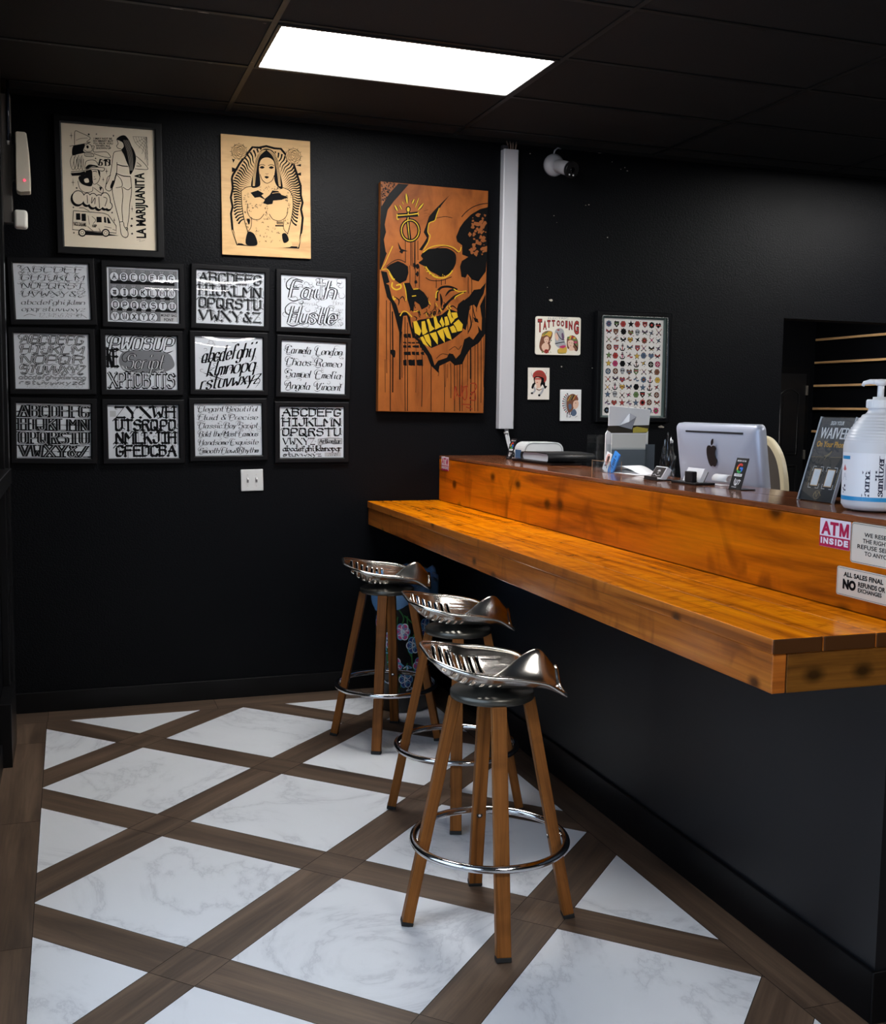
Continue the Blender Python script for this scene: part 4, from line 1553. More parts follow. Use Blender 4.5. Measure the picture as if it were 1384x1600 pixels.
F([(1240, 1180), (1180, 1250), (1110, 1260), (1060, 1330), (1010, 1370), (990, 1420), (1050, 1440), (1110, 1420), (1140, 1460), (1170, 1380), (1215, 1300)], 0, 1)
F(B_([(1175, 120), (1235, -10), (1240, 425), (1190, 395), (1195, 250)]), 0, 1)
F(B_([(1100, 240), (1150, 260), (1160, 300), (1120, 290)]), 0, 1)
F(B_([(430, 380), (470, 440), (540, 500), (590, 565), (650, 660), (682, 765), (720, 712), (815, 680), (840, 632), (882, 640), (912, 690), (960, 640), (985, 560), (1005, 480), (1060, 450), (1100, 485), (1160, 400), (1150, 330), (1190, 390), (1238, 420), (1160, 520), (1075, 575), (1020, 660), (980, 750), (900, 765), (850, 715), (735, 770), (722, 845), (640, 765), (600, 660), (545, 590), (500, 500), (440, 450)]), 0, 1)
F(B_([(440, 300), (520, 270), (640, 250), (760, 215), (840, 150), (930, 185), (990, 290), (985, 395), (880, 480), (720, 545), (650, 575), (560, 530), (500, 440), (450, 410)]), 0, 2)
T = [[(452, 290), (490, 283), (515, 340), (540, 392), (520, 442), (470, 412)], [(542, 290), (578, 283), (592, 360), (608, 402), (556, 442), (545, 400)], [(598, 268), (622, 258), (652, 335), (684, 368), (628, 402), (615, 330)],
     [(670, 232), (698, 228), (718, 300), (758, 343), (690, 377), (680, 300)], [(738, 290), (762, 238), (792, 320), (772, 352)], [(790, 240), (818, 233), (838, 290), (842, 322), (800, 342)], [(822, 210), (846, 150), (868, 240), (898, 270), (860, 312)], [(862, 192), (924, 190), (935, 240), (890, 268)],
     [(525, 462), (556, 450), (592, 520), (622, 562), (560, 532)], [(566, 440), (617, 424), (642, 500), (647, 565), (590, 502)], [(630, 420), (697, 400), (718, 470), (716, 540), (670, 482)], [(710, 395), (770, 365), (788, 440), (792, 520), (745, 462)], [(770, 365), (822, 345), (852, 430), (868, 488), (815, 462)], [(845, 350), (887, 330), (907, 360), (922, 402), (870, 412)], [(887, 310), (942, 265), (988, 320), (978, 387), (930, 397), (912, 350)]]
for q in T:
    F(B_(q), 1, 3)
A.line(B_([(520, 452), (620, 412), (690, 384), (770, 352), (860, 318), (935, 256)]), 9, 0, 4)
for k in range(30):
    x, y = rnd.uniform(455, 940), rnd.uniform(60, 210)
    if y < 230 - (x - 455) * .1:
        A.line(B_([(x, y), (x + rnd.uniform(-15, 15), y + 20), (x + rnd.uniform(-25, 25), y + 42)]), rnd.uniform(5, 10), rnd.choice((0, 0, 0, 1)), 3)
for q, wd in (([(620, 20), (600, 90), (640, 110)], 14), ([(690, 70), (680, 150), (640, 190)], 8), ([(470, 170), (520, 190), (530, 230)], 16), ([(455, 230), (490, 250), (480, 280)], 12), ([(560, 210), (600, 190), (605, 240)], 12), ([(660, 230), (685, 180), (700, 220)], 16), ([(720, 220), (735, 165), (750, 210)], 14), ([(780, 130), (850, 60), (930, 10)], 22), ([(830, 150), (880, 120), (930, 160)], 14), ([(1075, 0), (1130, 60), (1120, 120)], 30), ([(1060, 200), (1080, 320), (1040, 420)], 16), ([(1090, 60), (1110, 200), (1150, 300)], 10), ([(250, 20), (300, 60), (290, 120)], 14), ([(300, 60), (340, 20), (370, 80)], 12), ([(400, 40), (430, 120), (420, 180)], 18), ([(860, 620), (960, 560)], 5), ([(600, 590), (660, 640)], 5)):
    A.line(B_(q), wd, 0, 1, True, False, 2)
for q in ([(840, 600), (900, 560), (940, 590), (975, 545)], [(700, 690), (760, 640), (830, 650)], [(1030, 60), (1070, 130), (1060, 160)]):
    A.line(B_(q), 6, 0, 2)
for x, y0, y1, wd in ((165, 60, 850, 7), (145, 700, 1060, 5), (205, 80, 1270, 9), (228, 180, 1060, 14), (308, 380, 920, 15), (330, 400, 900, 6), (365, 240, 1265, 8), (392, 300, 1265, 8), (480, 480, 1060, 4), (545, 540, 1215, 7), (645, 700, 1265, 7), (722, 800, 880, 5), (785, 740, 1265, 6), (800, 740, 1000, 5), (855, 740, 1120, 7), (822, 750, 900, 5), (895, 740, 1265, 8), (925, 760, 1100, 5), (955, 740, 1265, 9), (985, 700, 1265, 6), (1040, 620, 1000, 5), (1075, 560, 1270, 10), (1072, 560, 910, 14), (1120, 520, 1270, 6), (1150, 500, 1270, 7), (1185, 460, 1170, 6), (1215, 430, 1000, 5), (1100, 0, 300, 6), (1135, 0, 180, 6), (1045, 100, 420, 6)):
    A.line(B_([(x, y0), (x + rnd.uniform(-5, 5), (y0 + y1) / 2), (x - 6 * (y1 - y0) / 1000 + rnd.uniform(-3, 3), min(y1, 1262))]), wd, 0, 1)
for y0, y1 in ((420, 470), (510, 530), (545, 575), (615, 655), (700, 770)):
    for k in range(5):
        x = 345 + k * 45 + rnd.uniform(-8, 8)
        F(B_([(x, y0 + rnd.uniform(0, 9)), (x + 36, y0), (x + 40, y1), (x + 4, y1 - rnd.uniform(0, 12))]), 0, 1)
F(B_([(205, 600), (255, 605), (250, 680), (215, 650)]), 0, 1, True)
for q in ([(890, 1140), (905, 990), (925, 1070), (960, 1100), (970, 980)], [(1000, 1000), (980, 1090), (1010, 1140), (1030, 1080), (1020, 985)], [(985, 1000), (1040, 985)], [(1070, 960), (1120, 960), (1130, 1010), (1060, 1120), (1120, 1140), (1115, 1060), (1070, 1060)], [(970, 1185), (1080, 1190)], [(1020, 1215), (1090, 1240)]):
    A.line(B_(q), 10, 3, 2)
A.build('painted_skull', p)

# ------------------------------------------------------------------ small signs over the desk
cols = [inkm, mat('sign cream', (226, 220, 206), .6), mat('sign red', (158, 40, 34), .6), mat('skin pink', (216, 178, 156), .7), mat('mustard ink', (196, 158, 60), .7), mat('leaf green ink', (92, 118, 66), .7), mat('brown ink', (112, 66, 44), .7), mat('slate blue ink', (74, 92, 116), .7), mat('grey blue wash', (160, 160, 164), .7), mat('deep pink ink', (178, 50, 96), .7), mat('purple ink', (92, 66, 96), .7)]
cream = cols[1]
t = thing('tin_sign', 'cream sign reading Electric Tattooing in red over three painted women', 'sign', (2.921, Y0 - .001, 1.99), 0, None, 0, math.radians(-.6))
b = MB()
r = .012
W_, H_ = .285, .217
rr = [(sx * (W_ / 2 - r) + r * math.cos(a), sz * (H_ / 2 - r) + r * math.sin(a)) for sx, sz, a0 in ((1, 1, 0), (-1, 1, 90), (-1, -1, 180), (1, -1, 270)) for a in [math.radians(a0 + q * 22.5) for q in range(5)]]
b.prism(rr, .002, .01, Matrix(((1, 0, 0, 0), (0, 0, -1, 0), (0, 1, 0, 0), (0, 0, 0, 1))))
p = b.build('panel', cream, t)
A = Art(quad_map([(140, 115), (735, 135), (730, 632), (135, 622)], W_, H_, .0102), cols)
A.text('ELECTRIC', 300, 132, 570, 158, 8, 1, .01)
xs = ((165, 225, 150, 330), (235, 285, 175, 295), (290, 335, 165, 270), (350, 395, 165, 255), (415, 460, 170, 250), (470, 515, 175, 255), (530, 560, 175, 275), (575, 625, 180, 300), (640, 710, 175, 360))
for ch, (x0, x1, y0, y1) in zip('TATTOOING', xs):
    A.text(ch, x0, y0, x1, y1, 0, 1, .07)
    A.text(ch, x0 + 4, y0 + 5, x1 - 4, y1 - 6, 2, 2, .03)
# woman in a wide hat
A.fill([(190, 470), (215, 380), (230, 340), (290, 310), (358, 325), (350, 400), (320, 460), (340, 520), (310, 580), (230, 590), (190, 540)], 6, 1, True)
A.fill([(222, 385), (240, 345), (300, 320), (352, 325), (330, 390), (280, 365)], 4, 2, True)
A.fill([(235, 372), (255, 340), (300, 318), (290, 335)], 5, 3, True)
A.fill([(250, 410), (285, 385), (310, 400), (308, 450), (285, 475), (255, 455)], 3, 2, True)
A.fill([(215, 520), (250, 470), (300, 480), (310, 550), (250, 580)], 3, 2, True)
for q in ((265, 425), (292, 425)):
    A.disc(*q, 6, 3, 0, 3, 8)
A.disc(280, 452, 8, 3, 2, 3, 8)
A.disc(280, 580, 30, 28, 2, 3)
A.circ(280, 580, 15, 14, 4, 0, 4)
for k in range(5):
    A.fill([(230 + k * 24, 570), (215 + k * 30, 600), (240 + k * 26, 600)], 5, 2)
    A.disc(320 + k * 6, 470 - k * 9, 7, 7, (0, 2, 8, 5, 0)[k], 3, 8)
# woman in a white veil
A.fill([(390, 340), (410, 290), (460, 275), (505, 300), (520, 380), (515, 430), (540, 500), (500, 540), (440, 530), (400, 490), (395, 440)], 8, 1, True)
A.fill([(400, 340), (425, 345), (440, 400), (430, 440), (405, 420), (392, 380)], 3, 2, True)
A.line([(420, 330), (445, 380), (480, 420), (520, 430)], 9, 0, 3)
A.line([(395, 480), (440, 470), (520, 455)], 10, 0, 3)
A.fill([(480, 350), (500, 340), (515, 410), (490, 420)], 10, 3, True)
A.disc(438, 298, 16, 10, 2, 3, 10)
A.fill([(430, 560), (480, 530), (545, 520), (540, 600), (440, 610)], 4, 3, True)
A.fill([(450, 520), (500, 500), (540, 510), (500, 540)], 9, 4, True)
A.line([(430, 560), (440, 600), (540, 605)], 6, 5, 4)
# woman with flowers in her hair
A.fill([(550, 440), (560, 400), (610, 370), (660, 385), (695, 440), (700, 540), (680, 580), (640, 560), (560, 540)], 6, 1, True)
for x, y, m in ((570, 400, 5), (600, 385, 4), (625, 390, 2), (650, 405, 4), (670, 430, 5), (665, 460, 9), (640, 425, 5), (590, 410, 4), (675, 490, 5)):
    A.disc(x, y, 17, 15, m, 2, 9)
A.fill([(565, 450), (600, 430), (640, 450), (635, 510), (600, 540), (570, 510)], 3, 2, True)
A.fill([(580, 540), (620, 515), (655, 560), (590, 570)], 3, 2, True)
for q in ((585, 465), (615, 470)):
    A.disc(*q, 8, 3, 0, 3, 8)
A.disc(600, 505, 9, 4, 2, 3, 8)
A.line([(640, 470), (690, 540), (680, 575)], 12, 0, 2)
A.build('print', p)

for (x, z, tl, lab, k) in ((2.805, 1.714, .6, 'small cream card of a woman in a red cap with horns and feathers', 0), (3.011, 1.593, .7, 'small white card of a profile in a feathered war bonnet', 1)):
    t = thing('art_card', lab, 'art print', (x, Y0 - .001, z), 0, None, 0, math.radians(-tl))
    b = MB()
    b.box(-.066, .066, -.012, -.001, -.091, .091)
    p = b.build('card', mat('warm white card', (222, 214, 204), .7) if k == 0 else mat('cool white card', (224, 224, 224), .7), t, .001)
    if k == 0:
        A = Art(quad_map([(48, 795), (322, 800), (318, 1218), (45, 1215)], .132, .182, .0122), cols)
        A.fill([(105, 930), (110, 870), (160, 832), (230, 840), (275, 900), (280, 960), (250, 990), (240, 930), (150, 910)], 2, 2, True)
        A.fill([(115, 930), (160, 900), (235, 915), (262, 960), (265, 1030), (290, 1040), (260, 1075), (230, 1020), (200, 1050), (140, 1010), (110, 1070), (85, 1060), (100, 1010), (120, 990)], 0, 1, True)
        A.fill([(130, 940), (170, 925), (210, 945), (205, 1000), (170, 1035), (140, 1010)], 3, 3, True)
        A.rect(128, 935, 212, 953, 2, 4)
        A.fill([(150, 1030), (200, 1010), (205, 1060), (150, 1070)], 3, 3)
        A.disc(160, 990, 10, 5, 2, 4, 8)
        A.line([(100, 910), (82, 870), (88, 835)], 12, 8, 2, True, False, 1)
        A.line([(265, 890), (280, 860), (262, 828)], 12, 8, 2, True, False, 1)
        A.line([(120, 1050), (130, 1100), (95, 1130)], 20, 8, 3)
        A.line([(240, 1060), (225, 1110), (195, 1150)], 24, 8, 3)
        A.disc(92, 1132, 15, 13, 0, 4, 9)
        A.disc(186, 1160, 16, 14, 0, 4, 9)
        A.line([(145, 1075), (185, 1090), (222, 1075)], 10, 6, 4)
        for k2 in range(4):
            A.line([(130, 880 + k2 * 9), (190, 860 + k2 * 10), (262, 900 + k2 * 9)], 3, 6, 4)
    else:
        A = Art(quad_map([(470, 1083), (742, 1085), (738, 1498), (465, 1498)], .132, .182, .0122), cols)
        for i in range(13):
            a = math.radians(118 + i * 12.5)
            x1, y1 = 610 + 115 * math.cos(a), 1265 - 145 * math.sin(a)
            A.line([(610 + 40 * math.cos(a), 1265 - 60 * math.sin(a)), (x1, y1)], 17, 8, 1, False)
            A.line([(610 + 44 * math.cos(a), 1270 - 60 * math.sin(a)), (x1, y1 + 6)], 3, 0, 2, False)
            A.disc(x1, y1, 9, 8, (0, 2)[i % 2], 2, 8)
        A.fill([(545, 1260), (560, 1180), (620, 1140), (680, 1165), (700, 1220), (660, 1250), (640, 1330), (580, 1390), (555, 1340)], 6, 3, True)
        for i in range(5):
            A.line([(560 + i * 24, 1235 - i * 6), (600 + i * 22, 1160 - i * 2)], 8, (4, 5, 0, 4, 2)[i], 4, False)
        A.fill([(640, 1240), (685, 1225), (705, 1265), (690, 1320), (650, 1340), (630, 1300)], 3, 4, True)
        A.disc(665, 1262, 8, 4, 0, 5, 8)
        A.fill([(570, 1280), (605, 1275), (610, 1330), (580, 1345)], 7, 5, True)
        A.fill([(610, 1370), (650, 1340), (680, 1390), (655, 1430), (615, 1425)], 7, 3, True)
        A.line([(580, 1400), (600, 1440), (575, 1446)], 6, 7, 3)
        A.line([(555, 1380), (552, 1450)], 8, 0, 3)
        A.line([(660, 1450), (690, 1430)], 4, 0, 3)
    A.build('print', p)

# ------------------------------------------------------------------ framed flash sheet
t = thing('picture_frame', 'black and silver framed sheet of many small coloured tattoo designs behind the desk', 'framed print', (3.41, Y0 - .001, 1.822), 0, None, 0, math.radians(-.3))
fm = frame_mesh(.435, .592, .028, .034, t, mat('glossy black moulding', (16, 17, 19), .14))
frame_mesh(.432, .589, .003, .03, t, mat('silver bead', (190, 192, 190), .25, 1.), .002, 'inner_bead')
frame_mesh(.396, .568, .018, .02, t, mat('grey green mat', (70, 86, 84), .5), .002, 'mount')
p = sheet(t, .40, .572, -.012, mat('off white poster', (224, 218, 214), .8))
b = MB()
b.face([(-.216, -.026, -.294), (.216, -.026, -.294), (.216, -.026, .294), (-.216, -.026, .294)])
b.build('glass', glassm, t)
A = Art(rect_map(396, 568, .396, .568, .0122), cols)
rnd = random.Random(21)
pal = [2, 6, 4, 6, 7, 0, 2, 10, 5, 9, 7, 6, 0]


def icon(cx, cy, k, m, m2):
    R = 21
    if k == 0:                                  # rose
        for q in range(6):
            A.disc(cx + 9 * math.cos(q * 1.05), cy + 9 * math.sin(q * 1.05), 10, 10, 0, 1, 9)
            A.disc(cx + 9 * math.cos(q * 1.05), cy + 9 * math.sin(q * 1.05), 8.4, 8.4, m, 2, 9)
        A.circ(cx, cy, 6, 6, 2, 0, 3, 10)
    elif k == 1:                                # heart
        h = [(0, 18), (-17, 2), (-18, -9), (-9, -16), (0, -8), (9, -16), (18, -9), (17, 2)]
        A.fill([(cx + x, cy + y) for x, y in h], 0, 1)
        A.fill([(cx + x * .84, cy + y * .84) for x, y in h], m, 2)
        A.line([(cx - 18, cy + 4), (cx, cy - 2), (cx + 18, cy + 5)], 6, m2, 3)
    elif k == 2:                                # star
        A.star(cx, cy, R + 2, 0, 1)
        A.star(cx, cy, R - 3, m, 2)
    elif k == 3:                                # skull
        A.disc(cx, cy - 4, 16, 15, 0, 1, 14)
        A.disc(cx, cy - 4, 14, 13, 8, 2, 14)
        A.rect(cx - 8, cy + 6, cx + 8, cy + 17, 0, 1)
        A.rect(cx - 6.5, cy + 6, cx + 6.5, cy + 15, 8, 3)
        for s in (-6, 6):
            A.disc(cx + s, cy - 3, 4.5, 5, 0, 4, 8)
        A.line([(cx - 2, cy + 7), (cx - 2, cy + 15)], 1.5, 0, 4)
    elif k == 4:                                # anchor
        A.line([(cx, cy - 16), (cx, cy + 16)], 6, m, 1)
        A.line([(cx - 16, cy + 4), (cx - 10, cy + 16), (cx, cy + 18), (cx + 10, cy + 16), (cx + 16, cy + 4)], 6, 0, 1)
        A.line([(cx - 9, cy - 8), (cx + 9, cy - 8)], 5, 0, 2)
        A.circ(cx, cy - 17, 4, 4, 3, 0, 2, 10)
    elif k == 5:                                # butterfly
        for s in (-1, 1):
            A.fill([(cx, cy - 3), (cx + s * 18, cy - 17), (cx + s * 19, cy), (cx + s * 8, cy + 2), (cx + s * 15, cy + 15), (cx, cy + 6)], 0, 1)
            A.fill([(cx + s * 2, cy - 2), (cx + s * 15, cy - 12), (cx + s * 15, cy - 2), (cx + s * 5, cy + 1)], m, 2)
            A.fill([(cx + s * 2, cy + 3), (cx + s * 8, cy + 4), (cx + s * 11, cy + 11)], m2, 2)
    elif k == 6:                                # swallow
        A.fill([(cx - 20, cy - 10), (cx - 4, cy - 6), (cx + 14, cy - 16), (cx + 6, cy), (cx + 19, cy + 12), (cx + 2, cy + 6), (cx - 12, cy + 17), (cx - 6, cy + 2)], 0, 1)
        A.fill([(cx - 14, cy - 7), (cx - 2, cy - 3), (cx + 8, cy - 10), (cx + 2, cy + 2), (cx - 8, cy + 10), (cx - 4, cy)], m, 2)
    elif k == 7:                                # shield
        h = [(-16, -17), (16, -17), (16, 2), (0, 19), (-16, 2)]
        A.fill([(cx + x, cy + y) for x, y in h], 0, 1)
        A.fill([(cx + x * .84, cy + y * .84) for x, y in h], m, 2)
        A.line([(cx - 12, cy - 6), (cx + 12, cy - 6)], 5, m2, 3)
        A.star(cx, cy + 3, 6, 1, 3)
    elif k == 8:                                # compass wheel
        A.disc(cx, cy, 18, 18, 0, 1, 16)
        A.disc(cx, cy, 15.5, 15.5, m, 2, 16)
        for q in range(8):
            a = q * PI / 4
            A.fill([(cx + 14 * math.cos(a), cy + 14 * math.sin(a)), (cx + 4 * math.cos(a + .6), cy + 4 * math.sin(a + .6)), (cx + 4 * math.cos(a - .6), cy + 4 * math.sin(a - .6))], 0 if q % 2 else 1, 3)
    elif k == 9:                                # dagger with banner
        A.fill([(cx - 3, cy - 8), (cx + 3, cy - 8), (cx, cy + 20)], 8, 2)
        A.line([(cx, cy - 19), (cx, cy - 8)], 5, 6, 2)
        A.line([(cx - 9, cy - 8), (cx + 9, cy - 8)], 4, 0, 3)
        A.line([(cx - 17, cy + 2), (cx - 4, cy - 2), (cx + 6, cy + 8), (cx + 18, cy + 4)], 8, m, 1)
    elif k == 10:                               # eye / flower
        for q in range(8):
            A.disc(cx + 13 * math.cos(q * PI / 4), cy + 13 * math.sin(q * PI / 4), 6.5, 6.5, m, 1, 8)
        A.disc(cx, cy, 10, 10, 0, 2, 12)
        A.disc(cx, cy, 7, 7, m2, 3, 12)
    else:                                       # crossed arrows
        for s in (-1, 1):
            A.line([(cx - s * 16, cy - 16), (cx + s * 16, cy + 16)], 4, 6, 1)
            A.fill([(cx + s * 18, cy + 18), (cx + s * 8, cy + 15), (cx + s * 15, cy + 8)], 0, 2)
        A.disc(cx, cy, 6, 6, m, 3, 8)


for j in range(12):
    for i in range(8):
        cx, cy = 34 + i * 47 + rnd.uniform(-3, 3), 32 + j * 46 + rnd.uniform(-3, 3)
        icon(cx, cy, rnd.randrange(12), rnd.choice(pal), rnd.choice(pal))
for k in range(190):
    A.disc(rnd.uniform(12, 384), rnd.uniform(10, 558), rnd.uniform(1.5, 3.5), None, rnd.choice((0, 2, 6)), 1, 6)
A.build('print', p)

# ------------------------------------------------------------------ switch, raceway, camera, sensors
wp = mat('white plastic', (204, 205, 205), .4)
t = thing('light_switch', 'white double light switch plate below the lettering frames', 'light switch', (1.159, Y0 - .001, 1.173), 0, None, 0, math.radians(-1.2))
box_obj('plate', wp, -.059, .059, -.007, 0, -.0575, .0575, t, .004)
for x in (-.023, .023):
    b = MB()
    b.box(x - .0052, x + .0052, -.0078, -.006, -.0125, .0125)
    b.build('slot', mat('switch slot grey', (120, 122, 124), .6), t)
    b = MB()
    b.box(-.004, .004, -.013, 0, -.005, .007, M=Matrix.Translation((x, -.006, .003)) @ Matrix.Rotation(math.radians(-28), 4, 'X'))
    b.build('toggle', wp, t, .0012)
    for z in (-.03, .03):
        b = MB()
        b.cyl((x, -.006, z), (x, -.0085, z), .0032, .0028, 12)
        b.build('screw', mat('ivory screw', (196, 194, 188), .4), t)

t = thing('cable_raceway', 'tall white cable cover running up the wall right of the skull painting', 'cable cover', (2.593, Y0 - .001, 0))
b = MB()
b.prism([(-.045, 0), (.045, 0), (.045, -.044), (.039, -.05), (-.039, -.05), (-.045, -.044)], 1.455, 3.0, None)
b.build('cover', mat('white raceway plastic', (180, 181, 187), .45), t, .001)
b = MB()
for k, (x, y) in enumerate(((-.01, -.03), (.004, -.03), (.016, -.025), (.028, -.03))):
    b.tube([(x, y, 2.98), (x + .004 * k - .004, y + .004, 3.03), (x + .008 * k - .01, -.012, 3.055)], .0045, 8)
b.build('cable_bundle', mat('grey and brown wires', (138, 112, 96), .6), t)
b = MB()
b.box(-.052, -.02, -.045, -.02, 2.998, 3.02)
b.build('clip', mat('dark clip', (50, 50, 54), .5), t)
b = MB()
b.tube([(.004, -.025, 1.46), (.006, -.03, 1.42), (.012, -.04, 1.38), (.02, -.06, 1.33), (.03, -.08, 1.307)], .007, 8)
b.tube([(.014, -.025, 1.46), (.018, -.03, 1.42), (.028, -.036, 1.37), (.045, -.06, 1.33), (.06, -.075, 1.307)], .006, 8)
b.build('hanging_cable', mat('pale grey cable', (186, 186, 190), .5), t)
b = MB()
b.cyl((.005, -.028, 1.437), (.007, -.032, 1.427), .0125, None, 12)
b.build('cable_tie', wp, t)

t = thing('security_camera', 'grey bullet security camera high on the wall near the ceiling', 'security camera', (2.87, Y0, 2.945))
cg = mat('light grey camera shell', (168, 166, 170), .4)
b = MB()
b.lathe([(0, 0), (.062, 0), (.062, -.018), (.052, -.034), (.03, -.046), (0, -.05)], (0, 0, 0), 32, 'y')
b.build('base', cg, t)
dv = Vector((.235, -.9, -.33)).normalized()
b = MB()
b.cyl((0, -.03, 0), Vector((0, -.03, 0)) + dv * .05, .022, .02, 20)
b.build('arm', cg, t)
b = MB()
o0 = Vector((.004, -.055, -.012))
b.cyl(o0, o0 + dv * .115, .036, .039, 28)
b.build('body', cg, t, .003)
b = MB()
b.cyl(o0 + dv * .112, o0 + dv * .135, .045, .045, 28)
hd = b.build('hood', mat('black camera front', (16, 16, 18), .3), t, .003)
b = MB()
b.cyl(o0 + dv * .134, o0 + dv * .139, .017, .012, 18)
b.build('lens', mat('lens glass', (8, 8, 10), .08), hd)
sx = dv.cross(Vector((0, 0, 1))).normalized()
sz = sx.cross(dv)
for s in (-1, 1):
    b = MB()
    q = o0 + dv * .134 + sx * (s * .014) - sz * .027
    b.cyl(q, q + dv * .004, .005, .004, 10)
    b.build('light_emitting_diode', mat('pale led', (205, 205, 205), .2), hd)
b = MB()
b.tube([(-.005, -.012, .05), (-.002, -.02, .078), (.016, -.02, .094), (.04, -.012, .094)], .0045, 8)
b.build('cable', cg, t)

ivory = mat('ivory plastic', (205, 198, 182), .4)
t = thing('motion_sensor', 'tall white wall sensor with a red light, at the far left edge', 'sensor', (.0, .93, 2.675))
b = MB()
b.prism([(.036, -.132), (.052, -.138), (.098, -.132), (.099, -.06), (.094, .05), (.086, .128), (.08, .134), (.042, .134), (.037, .128)], -.03, .06, Matrix(((1, 0, 0, 0), (0, 0, 1, 0), (0, 1, 0, 0), (0, 0, 0, 1))))
b.build('body', ivory, t, .006, 3)
b = MB()
b.cyl((.073, -.027, -.084), (.073, -.034, -.084), .006, .005, 14)
b.build('indicator', mat('red indicator', (255, 40, 60), .4, emit=((1., .05, .1), 2.5)), t)
t = thing('door_contact', 'small rounded white sensor below the tall one at the far left', 'sensor', (.03, .945, 2.418))
b = MB()
b.box(-.008, .052, -.03, .03, -.042, .042)
b.build('body', mat('white sensor plastic', (225, 223, 214), .35), t, .014, 4)
b = MB()
b.box(-.07, -.008, -.012, .012, -.02, .025)
b.build('bracket', mat('grey painted bracket'), t, .003)

# ================================================================== THINGS ON AND BEHIND THE LEDGE
def on_ledge(name, label, cat, s, t, z=1.3035, rz=0., group=None):
    return thing(name, label, cat, on_counter(s, t, z), CRZ + rz, group)


acry = clear('clear acrylic', 1.49, (.93, .95, .96))
blackp = mat('matte black plastic', (20, 20, 23), .4)
whitec = mat('white card', (230, 230, 234), .6)


def plate_box(name, m, x0, x1, y0, y1, z0, z1, parent, M, bevel=0.):
    b = MB()
    b.box(x0, x1, y0, y1, z0, z1, M=M)
    return b.build(name, m, parent, bevel)


# ---- two review stands: leaning black panel on a flat foot
gcols = [blackp, mat('logo red', (214, 60, 48), .5), mat('logo yellow', (240, 180, 40), .5), mat('logo green', (52, 160, 84), .5), mat('logo blue', (60, 120, 220), .5), mat('white lettering', (235, 235, 238), .5)]


def review_stand(s, t, rz, label):
    o = on_ledge('review_stand', label, 'stand', s, t, 1.3035, rz, 'black review stands on the ledge')
    M = Matrix.Rotation(math.radians(-16), 4, 'X')
    p = plate_box('panel', blackp, -.034, .034, 0, .003, .0, .112, o, M, .0008)
    box_obj('foot', blackp, -.034, .034, 0, .062, 0, .003, o, .0008)
    A = Art(lambda x, y, l: M @ Vector(((x - 50) * .00068, -.0003 - l * .0003, (165 - y) * .00068)), gcols)
    A.text('REVIEW US ON', 14, 12, 86, 20, 5, 1, .03)
    for a0, a1, m in ((-170, -40, 1), (150, 195, 2), (45, 155, 3), (-5, 50, 4)):
        A.circ(50, 54, 20, 20, 11, m, 1, 16, a0, a1)
    A.rect(50, 49, 74, 59, 4, 2)
    A.rect(18, 82, 82, 96, 5, 1)
    A.text('Google', 28, 84, 72, 94, 0, 2, .02)
    A.line([(38, 106), (34, 126), (44, 140), (58, 138)], 5, 5, 1)
    A.line([(46, 112), (48, 134), (60, 130), (58, 112)], 5, 5, 1)
    A.line([(64, 114), (76, 124), (68, 138)], 4, 5, 1)
    A.line([(70, 112), (84, 118)], 4, 5, 1)
    A.text('TAP OR SCAN', 22, 148, 60, 154, 5, 1, .02)
    A.build('print', p)
    return o


review_stand(.478, .228, .05, 'black review stand alone at the far wall end of the ledge')
review_stand(2.608, .196, .02, 'black review stand standing before the silver computer')

# ---- white rounded printer at the far end
o = on_ledge('label_printer', 'white rounded machine behind the black binder at the far end', 'printer', .28, .488, 1.0305)
b = MB()
q = []
for sx, a0 in ((1, 0), (-1, 90)):
    for k in range(7):
        a = math.radians(a0 + k * 15)
        q.append((sx * .073 + .045 * math.cos(a), .313 + .045 * math.sin(a)))
q = [(.118, 0)] + q + [(-.118, 0)]
b.prism(q, -.065, .065, Matrix(((0, 0, 1, 0), (1, 0, 0, 0), (0, 1, 0, 0), (0, 0, 0, 1))))
bd = b.build('body', mat('white appliance plastic', (216, 218, 220), .4), o, .006, 3)
box_obj('side_panel', mat('blue grey plastic', (70, 104, 142), .4), -.05, .03, -.121, -.117, .25, .315, bd, .003)
b = MB()
b.tube([(.0655, x, z) for x, z in [(p_[0] * .93, p_[1] * .985) for p_ in q[1:-1]]], .0012, 6)
b.build('seam', mat('seam grey', (120, 124, 130), .6), bd)

# ---- black tray, padded binder on it
o = on_ledge('tray', 'flat black tray lying under the padded binder', 'tray', .865, .265)
tm = mat('black tray', (16, 17, 20), .25)
box_obj('base', tm, -.245, .245, -.075, .085, 0, .006, o, .002)
b = MB()
for q in ((-.245, .245, -.075, -.07), (-.245, .245, .08, .085), (-.245, -.24, -.07, .08), (.24, .245, -.07, .08)):
    b.box(*q, .006, .011)
b.build('rim', tm, o)
o = on_ledge('binder', 'thick black padded binder with white page edges, lying on the tray', 'binder', .875, .318, 1.3152)
leather = mat('black leatherette', (22, 23, 26), .42, bump=(160., .3, .001))
b = MB()
n = 9
prof = []
for k in range(n):
    a = math.radians(-90 - 180 * k / (n - 1))
    prof.append((-.155 + .02 * math.cos(a), .02 + .02 * math.sin(a)))
prof = prof + [(.0, .0445), (.15, .041), (.168, .03), (.168, .008), (.155, 0)]
inner = [(x * .975 + .004, .02 + (z - .02) * .84) for x, z in prof]
for off in (0,):
    ra = [[Vector((x, y, z)) for x, z in prof] for y in (-.115, .135)]
    rb_ = [[Vector((x, y, z)) for x, z in inner] for y in (.135, -.112)]
    b.rings(ra + rb_, True, False, False, True)
    A0, B0 = ra[0], rb_[1]
    for k in range(len(A0)):
        j = (k + 1) % len(A0)
        b.face([A0[k], A0[j], B0[j], B0[k]])
